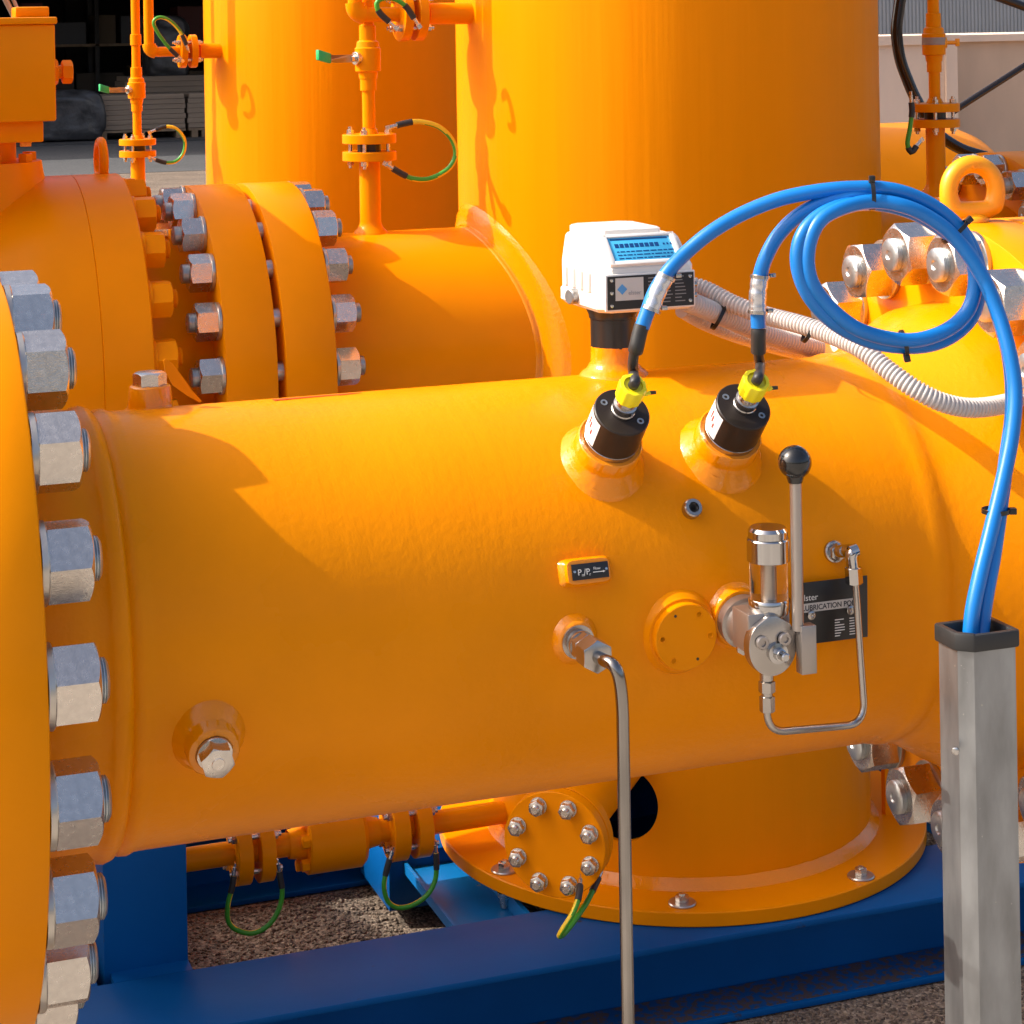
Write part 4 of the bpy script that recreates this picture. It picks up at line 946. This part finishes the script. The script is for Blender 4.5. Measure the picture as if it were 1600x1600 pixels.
# ------------------------------------------------------------------ risers
def bolts4(parent, c, axis, rb, z_top, z_bot, hexs=.0115, shank=.0036, rot=45):
    d_, e1, e2 = frame(axis)
    for k in range(4):
        a = R_(rot+90*k); q = c+(e1*math.cos(a)+e2*math.sin(a))*rb
        b = BM(); cyl(b, q+d_*(z_bot-.014), q+d_*(z_top+.014), shank, 14)
        hexnut(b, q+d_*z_top, d_, hexs, .0085, rot=a); hexnut(b, q+d_*z_bot, -d_, hexs, .0085, rot=a+.3)
        lathe(b, [(z_top, hexs*.62), (z_top+.0015, hexs*.62)], q, d_, 18); obj('bolt', b, M_zn, parent)
def riser(P0, label, valve=True, hdir=-1, top=.9, vz=.135, small=None, handle='grip', mir=1):
    """P0: centre of the flange joint"""
    t = thing('vent_riser', label, 'riser pipe', (P0.x, P0.y, P0.z-.155), 'thin orange vent risers with flange pairs')
    A = Vector((0, 0, 1))
    b = BM(); lathe(b, [(-.165, .034), (-.155, .030), (-.150, .0245), (-.142, .0205), (-.137, .0195), (-.014, .0195)], P0, A, 36); obj('lower_pipe', b, M_or, t, 50)
    for s in (-1, 1):
        b = BM(); z0_ = .0075*s; z1_ = .0245*s
        lathe(b, [(z0_, .0), (z0_, .049), (z0_+.001*s, .050), (z1_-.001*s, .050), (z1_, .049), (z1_, .018), (z1_+.010*s, .013), (z1_+.012*s, 0)], P0, A, 56, cap=False); obj('flange', b, M_or, t)
    b = BM(); lathe(b, [(-.0075, .022), (.0075, .022)], P0, A, 32); obj('gasket', b, M_blk, t)
    bolts4(t, P0, A, .036, .0245, -.0245, rot=60)
    b = BM(); lathe(b, [(.03, .0118), (vz-.03, .0118), (vz-.03, .0150), (vz-.005, .0152), (vz-.004, .0135)], P0, A, 32); obj('upper_pipe', b, M_or, t)
    b = BM(); lathe(b, [(vz-.008, .0165), (vz+.004, .0180), (vz+.006, .0235), (vz+.048, .0240), (vz+.050, .0215), (vz+.060, .0200), (vz+.063, .0155), (vz+.090, .0152), (vz+.091, .0120), (vz+.115, .0118)], P0, A, 40); vb = obj('valve_body', b, M_or, t)
    b = BM(); lathe(b, [(vz+.11, .0118), (vz+.15, .0118), (vz+.151, .0150), (vz+.18, .0150), (vz+.181, .0118), (top, .0118)], P0, A, 28); obj('top_pipe', b, M_or, t)
    hc = P0+Vector((0, 0, vz+.030)); hd = Vector((-.93, -.36, 0)).normalized()*hdir*-1 if hdir > 0 else Vector((-.93, -.36, 0)).normalized()
    if handle == 'grip':
        b = BM(); cyl(b, hc+hd*.018, hc+hd*.030, .012, 24, .001); cyl(b, hc+hd*.030, hc+hd*.038, .006, 20); hexnut(b, hc+hd*.034, hd, .012, .006); hs = obj('valve_stem', b, M_zn, vb)
        q0 = hc+hd*.034; b = BM()
        nn = Vector((-hd.y, hd.x, 0)); 
        prism(b, [q0+Vector((0, 0, -.007)), q0+Vector((0, 0, .007)), q0+hd*.045+Vector((0, 0, .007)), q0+hd*.045+Vector((0, 0, -.007))], nn*.0025)
        prism(b, [q0+hd*.045+Vector((0, 0, -.007)), q0+hd*.045+Vector((0, 0, .007)), q0+hd*.058+Vector((0, 0, .010)), q0+hd*.058+Vector((0, 0, -.004))], nn*.0025)
        obj('handle', b, M_al, hs)
        b = BM(); q1 = q0+hd*.056; prism(b, [q1+Vector((0, 0, -.008)), q1+Vector((0, 0, .010)), q1+hd*.028+Vector((0, 0, .018)), q1+hd*.028+Vector((0, 0, -.001))], nn*.010, bev=.0015); obj('grip', b, M_grn, hs)
    else:
        hd = Vector((.93, -.36, 0)).normalized(); b = BM(); cyl(b, hc+hd*.018, hc+hd*.026, .012, 24, .001); cyl(b, hc+hd*.026, hc+hd*.045, .004, 20); box(b, hc+hd*.048+Vector((0, 0, .0)), (.008, .010, .016), (hd, Vector((-hd.y, hd.x, 0)), A), bev=.001); obj('valve_stem', b, M_yel, vb)
        b = BM(); lathe(b, [(vz+.026, .0242), (vz+.041, .0242)], P0, A, 40, cap=False); obj('band_label', b, mat('riser_label', (.30, .24, .20), .5), vb)
    return t
F1 = at(577, 230, Y=YV); F2 = at(215, 231, Y=v2y); F3 = at(1461, 180, Y=YV)
riser(F1, 'orange riser with green-gripped valve in front of the second vessel', vz=.135)
riser(F2, 'far orange riser with green-gripped valve before the dark hall', vz=.130)
riser(F3, 'shaded orange riser against the plywood crates at right', vz=.118, handle='key')

def strap(pts, label, r=.0048, ends=True, sm=None):
    P = resample(catmull(pts, 14), .006)
    n_ = len(P); b = BM(); mm = lambda i, k: 0 if ((k+int(i*.12)) % 14) < 6 else 1
    k0 = 4 if ends else 0
    tube(b, P, r, 14, mf=mm); o = obj('earthing_wire', b, M_gy, None, 60); tag(o, label, 'earthing wire', 'yellow and green earthing wires')
    for e in ((0, 5), (n_-6, n_-1)):
        b = BM(); tube(b, P[e[0]:e[1]+1], r*1.25, 12); obj('black_sleeve', b, M_rub, o, 60)
    for e, d_ in ((P[0], (P[0]-P[3]).normalized()), (P[-1], (P[-1]-P[-4]).normalized())):
        b = BM(); cyl(b, e-d_*.002, e+d_*.014, r*.8, 12); box(b, e+d_*.017, (.010, .008, .002), frame(d_)); obj('cable_lug', b, M_zn, o)
    return o
A_ = lambda l, Y: [at(x, y, Y=Y) for x, y in l]
strap(A_([(620, 196), (632, 193), (655, 190), (685, 198), (706, 218), (712, 242), (700, 264), (672, 279), (645, 279), (625, 270), (612, 262)], 3.70), 'earthing wire looping right of the nearer left riser flange')
strap(A_([(243, 203), (258, 198), (275, 201), (288, 218), (287, 238), (275, 252), (258, 254), (242, 249)], 5.70), 'earthing wire looping beside the far riser flange')
strap(A_([(1424, 160), (1425, 175), (1422, 200), (1418, 225), (1424, 238), (1432, 228)], 3.66), 'earthing wire seen edge-on left of the shaded riser flange')
# ------------------------------------------------------------------ stubs on the vessel sides
def stub(x0, x1, y, z, r, fx, fr, label, elbow, bolt=.0115, up_h=.5, nm='side_branch'):
    t = thing(nm, label, 'branch pipe', (x1, y, z))
    b = BM(); cyl(b, (fx+.035, y, z), (x1, y, z), r*1.5, 28); obj('nozzle', b, M_or, t)
    for a, c in ((fx-.017-.005, fx-.005), (fx+.007, fx+.024)):
        b = BM(); lathe(b, [(a, 0), (a, fr-.001), (a+.001, fr), (c-.001, fr), (c, fr-.001), (c, 0)], (0, y, z), (1, 0, 0), 48, cap=False); obj('flange', b, M_or, t)
    bolts4(t, Vector((fx, y, z)), Vector((1, 0, 0)), fr*.74, .024, -.022, bolt, rot=45)
    b = BM(); P = fillet([Vector((fx-.02, y, z)), Vector((x0, y, z)), Vector((x0, y, z+up_h))], .022, 8); tube(b, P, r, 20); tube(b, P[2:-1], r*1.35, 20); obj('elbow_pipe', b, M_or, t, 60)
    return t
fz = at(298, 80, Y=v2y-.1)
stub(at(233, 75, Y=v2y-.1).x, v2x-.35, v2y-.1, fz.z, .0135, fz.x-.01, .045, 'small flanged branch with elbow on the far vessel left side', True)
fz = at(640, 22, Y=YV-.02)
stub(at(555, 20, Y=YV-.02).x, XV-.38, YV-.02, fz.z, .0135, fz.x, .05, 'flanged branch with elbow on the big vessel, behind the riser top', True)
strap(A_([(278, 88), (262, 72), (246, 50), (240, 34), (250, 27), (266, 33), (282, 50), (292, 72)], 5.60), 'earthing wire arching over the far vessel branch flange')
strap(A_([(608, 34), (592, 18), (590, 2), (610, -3), (632, 8), (648, 30)], 3.66), 'earthing wire arching over the branch at the big vessel')

# ------------------------------------------------------------------ right background pipework
ro = thing('outlet_spool', 'orange pipe with bolted flange right of the big vessel, behind the lifting eye', 'pipe', (2.3, YV, ZA-RR))
xf = at(1545, 250, Y=YV-.05).x+.03
b = BM(); hpipe(b, XV+.3, xf+.01, RR, YV, ZA, 96); obj('pipe', b, M_or, ro)
b = BM(); flange_ring(b, xf+.005, xf+.09, .321, (0, YV, ZA)); flange_ring(b, xf+.105, xf+.19, .321, (0, YV, ZA)); obj('flange', b, M_or, ro)
b = BM(); hpipe(b, xf+.18, xf+1.5, RR, YV, ZA, 64); obj('outer_pipe', b, M_or, ro)
for k in range(-4, 13):
    ph = R_(83)-st*k; place_nut(MED, ro, Vector((xf+.005-.0065, YV-.289*math.cos(ph), ZA+.289*math.sin(ph))), -1, random.uniform(0, 1.05))
fr_ = thing('far_outlet', 'shaded orange pipe passing behind the right riser', 'pipe', (2.6, v2y, -1.0))
zc = -.74; rf_ = at(1400, 192, Y=v2y).z-zc
b = BM(); hpipe(b, v2x+.3, at(1428, 200, Y=v2y).x+.0, rf_, v2y, zc, 96); obj('pipe', b, M_or, fr_)
b = BM(); pr = []
for (x, y) in ((1428, 191), (1450, 192), (1476, 197), (1498, 206), (1513, 218), (1522, 234), (1528, 260), (1532, 310)):
    q = at(x, y, Y=v2y); pr.append((q.x, q.z-zc))
lathe(b, pr+[(pr[-1][0]+.01, .05)], (0, v2y, zc), (1, 0, 0), 96, cap=False); obj('domed_end', b, M_or, fr_)
b = BM(); tube(b, catmull(A_([(1412, -30), (1405, 10), (1401, 50), (1406, 90), (1418, 125), (1434, 160), (1462, 205), (1500, 232), (1540, 245)], 3.95), 10), .0125, 18)
tag(obj('black_hose', b, mat('black_glossy_hose', (.012, .008, .007), .15), None, 60), 'thick glossy black hose curving down behind the right riser', 'hose')
b = BM(); cyl(b, at(1488, 175, Y=4.1), at(1660, 65, Y=4.1), .0075, 16); tag(obj('black_rod', b, mat('black_glossy_rod', (.012, .008, .007), .2), None, 60), 'thin straight black rod rising right from the shaded riser', 'rod')
b = BM(); cyl(b, at(1545, -10, Y=4.1), at(1680, 40, Y=4.1), .010, 16); tag(obj('black_rod', b, mat('black_hose_top', (.012, .01, .01), .3), None, 60), 'black hose end crossing the top right corner', 'rod')
b = BM(); cyl(b, at(-6, -30, Y=4.4), at(26, 34, Y=4.4), .006, 12); cyl(b, at(8, -30, Y=4.4), at(36, 34, Y=4.4), .004, 12); tag(obj('steel_rod', b, M_al, None, 60), 'pair of thin steel rods slanting above the gearbox', 'rod')

# ------------------------------------------------------------------ small drain line under the meter
ZD = at(520, 1309, Y=YV).z
dl = thing('drain_line', 'small orange drain line with a valve and two flange pairs below the meter', 'pipe', (.9, YV, ZD))
x_at = lambda x, y: at(x, y, Y=YV-.05).x
b = BM(); hpipe(b, -.2, XS-RS+.02, .021, YV, ZD, 32); obj('pipe', b, M_or, dl)
for (xa, xb, xc, xd_) in ((373, 396, 409, 432), (617, 642, 655, 678)):
    yy = 1330 if xa < 500 else 1295
    for u, v in ((xa, xb), (xc, xd_)):
        b = BM(); X0, X1 = x_at(u, yy), x_at(v, yy); lathe(b, [(X0, 0), (X0, .056), (X0+.001, .0575), (X1-.001, .0575), (X1, .056), (X1, 0)], (0, YV, ZD), (1, 0, 0), 56, cap=False); obj('flange', b, M_or, dl)
    X0, X1 = x_at(xa, yy), x_at(xd_, yy)
    bolts4(dl, Vector(((X0+X1)/2, YV, ZD)), Vector((1, 0, 0)), .042, (X1-X0)/2, -(X1-X0)/2, .015, .005, rot=38)
b = BM(); X0, X1 = x_at(485, 1320), x_at(577, 1310); lathe(b, [(X0-.03, .025), (X0, .03), (X0, .054), (X0+.003, .057), (X1-.008, .057), (X1, .05), (X1+.002, .03), (X1+.03, .025)], (0, YV, ZD), (1, 0, 0), 56, cap=False); vb = obj('valve_body', b, M_or, dl)
b = BM()
for k in range(6):
    a = R_(20+60*k); hexnut(b, (X0-.0002, YV-.045*math.cos(a), ZD+.045*math.sin(a)), (-1, 0, 0), .020, .013)
split('body_bolt', b, M_or, vb)
strap(A_([(365, 1368), (363, 1385), (356, 1415), (357, 1440), (372, 1454), (396, 1458), (420, 1445), (436, 1420), (441, 1395), (438, 1372), (436, 1358)], 3.64), 'earthing wire hanging from the left flange pair of the drain line', .0045)
strap(A_([(609, 1342), (604, 1360), (600, 1385), (606, 1408), (622, 1418), (645, 1414), (668, 1398), (680, 1375), (682, 1350), (681, 1328)], 3.64), 'earthing wire hanging from the right flange pair of the drain line', .0045)
strap([at(906, 1384, Y=3.09), at(904, 1402, Y=3.07), at(896, 1425, Y=3.06), at(882, 1448, Y=3.06), at(874, 1462, Y=3.07), at(882, 1458, Y=3.10), at(900, 1435, Y=3.13), at(918, 1408, Y=3.16), at(932, 1378, Y=3.19), at(937, 1368, Y=3.2)], 'earthing wire hanging from the round blind flange', .0045)

# ------------------------------------------------------------------ blue skid frame
sk_ = thing('skid_frame', 'blue painted steel skid frame under the vessels', 'skid', (1.5, 3.4, GZ))
def ibeam(b, x0, x1, y0, y1, z1, z0, tf=.011, tw=.009):
    bx(b, x0, x1, y0, y1, z1-tf, z1, bev=.0015); bx(b, x0, x1, y0, y1, z0, z0+tf, bev=.0015); ym = (y0+y1)/2; bx(b, x0, x1, ym-tw/2, ym+tw/2, z0+tf, z1-tf)
ZT, ZB = ZR-.001, GZ+.003
b = BM(); ibeam(b, .30, 5.0, 3.268, 3.480, ZT, ZB); obj('front_beam', b, [M_skid], sk_)
b = BM(); bx(b, .9, 5.0, 3.275, 3.365, ZB+.0112, ZB+.0125); obj('dirt_film', b, M_skidd, sk_)
b = BM(); ibeam(b, .30, 5.0, 4.06, 4.27, ZT, ZB); obj('rear_beam', b, M_skid, sk_)
b = BM(); x_ = .30; bx(b, x_, x_+.2, 3.4805, 4.0595, ZT-.011, ZT-.001); bx(b, x_+.095, x_+.105, 3.4805, 4.0595, ZB, ZT-.0115)
bx(b, 2.2, 2.4, 3.4805, 4.0595, ZT-.011, ZT-.001); bx(b, 2.295, 2.305, 3.4805, 4.0595, ZB, ZT-.0115); obj('cross_beam', b, M_skid, sk_)
# plated corner at left
b = BM(); u0 = at(160, 1513, Z=ZT).x; u1 = at(293, 1497, Z=ZT).x
bx(b, u0, u1, 3.520, 3.80, ZT-.3+.15+.0, -.95, bev=.002); obj('upright', b, M_skid, sk_)
b = BM(); bx(b, u0+.01, u1+.0, 3.4805, 4.0595, ZT-.012, ZT-.0005); obj('corner_plate', b, M_skid, sk_)
# U-shaped cross channel catching the sun, its paint lightened to boost it
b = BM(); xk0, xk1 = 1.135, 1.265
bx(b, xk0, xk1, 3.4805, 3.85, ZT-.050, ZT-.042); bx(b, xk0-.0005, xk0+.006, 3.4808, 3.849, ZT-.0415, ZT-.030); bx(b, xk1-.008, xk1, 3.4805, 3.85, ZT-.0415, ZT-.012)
obj('cross_channel', b, M_sunblue, sk_)
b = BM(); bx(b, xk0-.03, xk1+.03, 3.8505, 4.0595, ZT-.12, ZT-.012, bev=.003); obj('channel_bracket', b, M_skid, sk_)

# unseen vessel and cabinet, added at left to throw shade on the skid
lv = thing('pressure_vessel', 'unseen orange vessel added left of the ball valve to shade the skid', 'vessel', (-1.5, 4.45, -1.55))
b = BM(); lathe(b, [(-1.5, .36), (-.95, .37), (-.85, .4085), (.34, .4085), (.38, .37), (.40, .2), (.40, 0)], (-1.5, 4.45, 0), (0, 0, 1), 64); obj('shell', b, M_or, lv)

cbn = thing('sun_block_cabinet', 'unseen grey cabinet added left of the ball valve to block sun', 'cabinet', (-.75, 3.42, GZ))  # unseen, added to keep sun off the blind flange and skirt
b = BM(); bx(b, -1.0, -.5, 3.16, 3.78, GZ+.1, .50, bev=.004); obj('case', b, M_wall, cbn)
b = BM(); bx(b, -.97, -.53, 3.145, 3.159, GZ+.14, .46, bev=.003); dr = obj('door', b, M_wall, cbn)
b = BM(); bx(b, -.56, -.54, 3.12, 3.144, -.65, -.53, bev=.002); obj('handle', b, M_blk, dr)
b = BM(); bx(b, -.99, -.51, 3.18, 3.76, GZ, GZ+.099); obj('plinth', b, M_blk, cbn)

# loose stones on the ground between the beams and in front of the skid
random.seed(3); b = BM()
ico = bmesh.new(); bmesh.ops.create_icosphere(ico, subdivisions=1, radius=1); iv = [v.co.copy() for v in ico.verts]; jf = [[v.index for v in f.verts] for f in ico.faces]; ico.free()
for (xa, xb, ya, yb, n_) in ((.62, 1.13, 3.49, 4.05, 3200), (1.25, 2.25, 2.75, 3.26, 5200)):
    for k in range(n_):
        c = Vector((random.uniform(xa, xb), random.uniform(ya, yb), GZ)); r_ = random.uniform(.0018, .0048); rz = random.uniform(0, 6.3); cz, sz = math.cos(rz), math.sin(rz); ax, ay, az_ = random.uniform(.8, 1.4)*r_, random.uniform(.7, 1.1)*r_, random.uniform(.5, .9)*r_
        vs = [b.verts.new((c.x+v.x*ax*cz-v.y*ay*sz, c.y+v.x*ax*sz+v.y*ay*cz, c.z+v.z*az_+az_*.5)) for v in iv]
        for f in jf: b.faces.new([vs[i_] for i_ in f])
me = bpy.data.meshes.new('loose_gravel'); b.to_mesh(me); b.free(); me.materials.append(M_grav)
o = bpy.data.objects.new('loose_gravel', me); SC.collection.objects.link(o); o['kind'] = 'stuff'; o['label'] = 'loose brown gravel stones on the ground around the blue skid'; o['category'] = 'gravel'
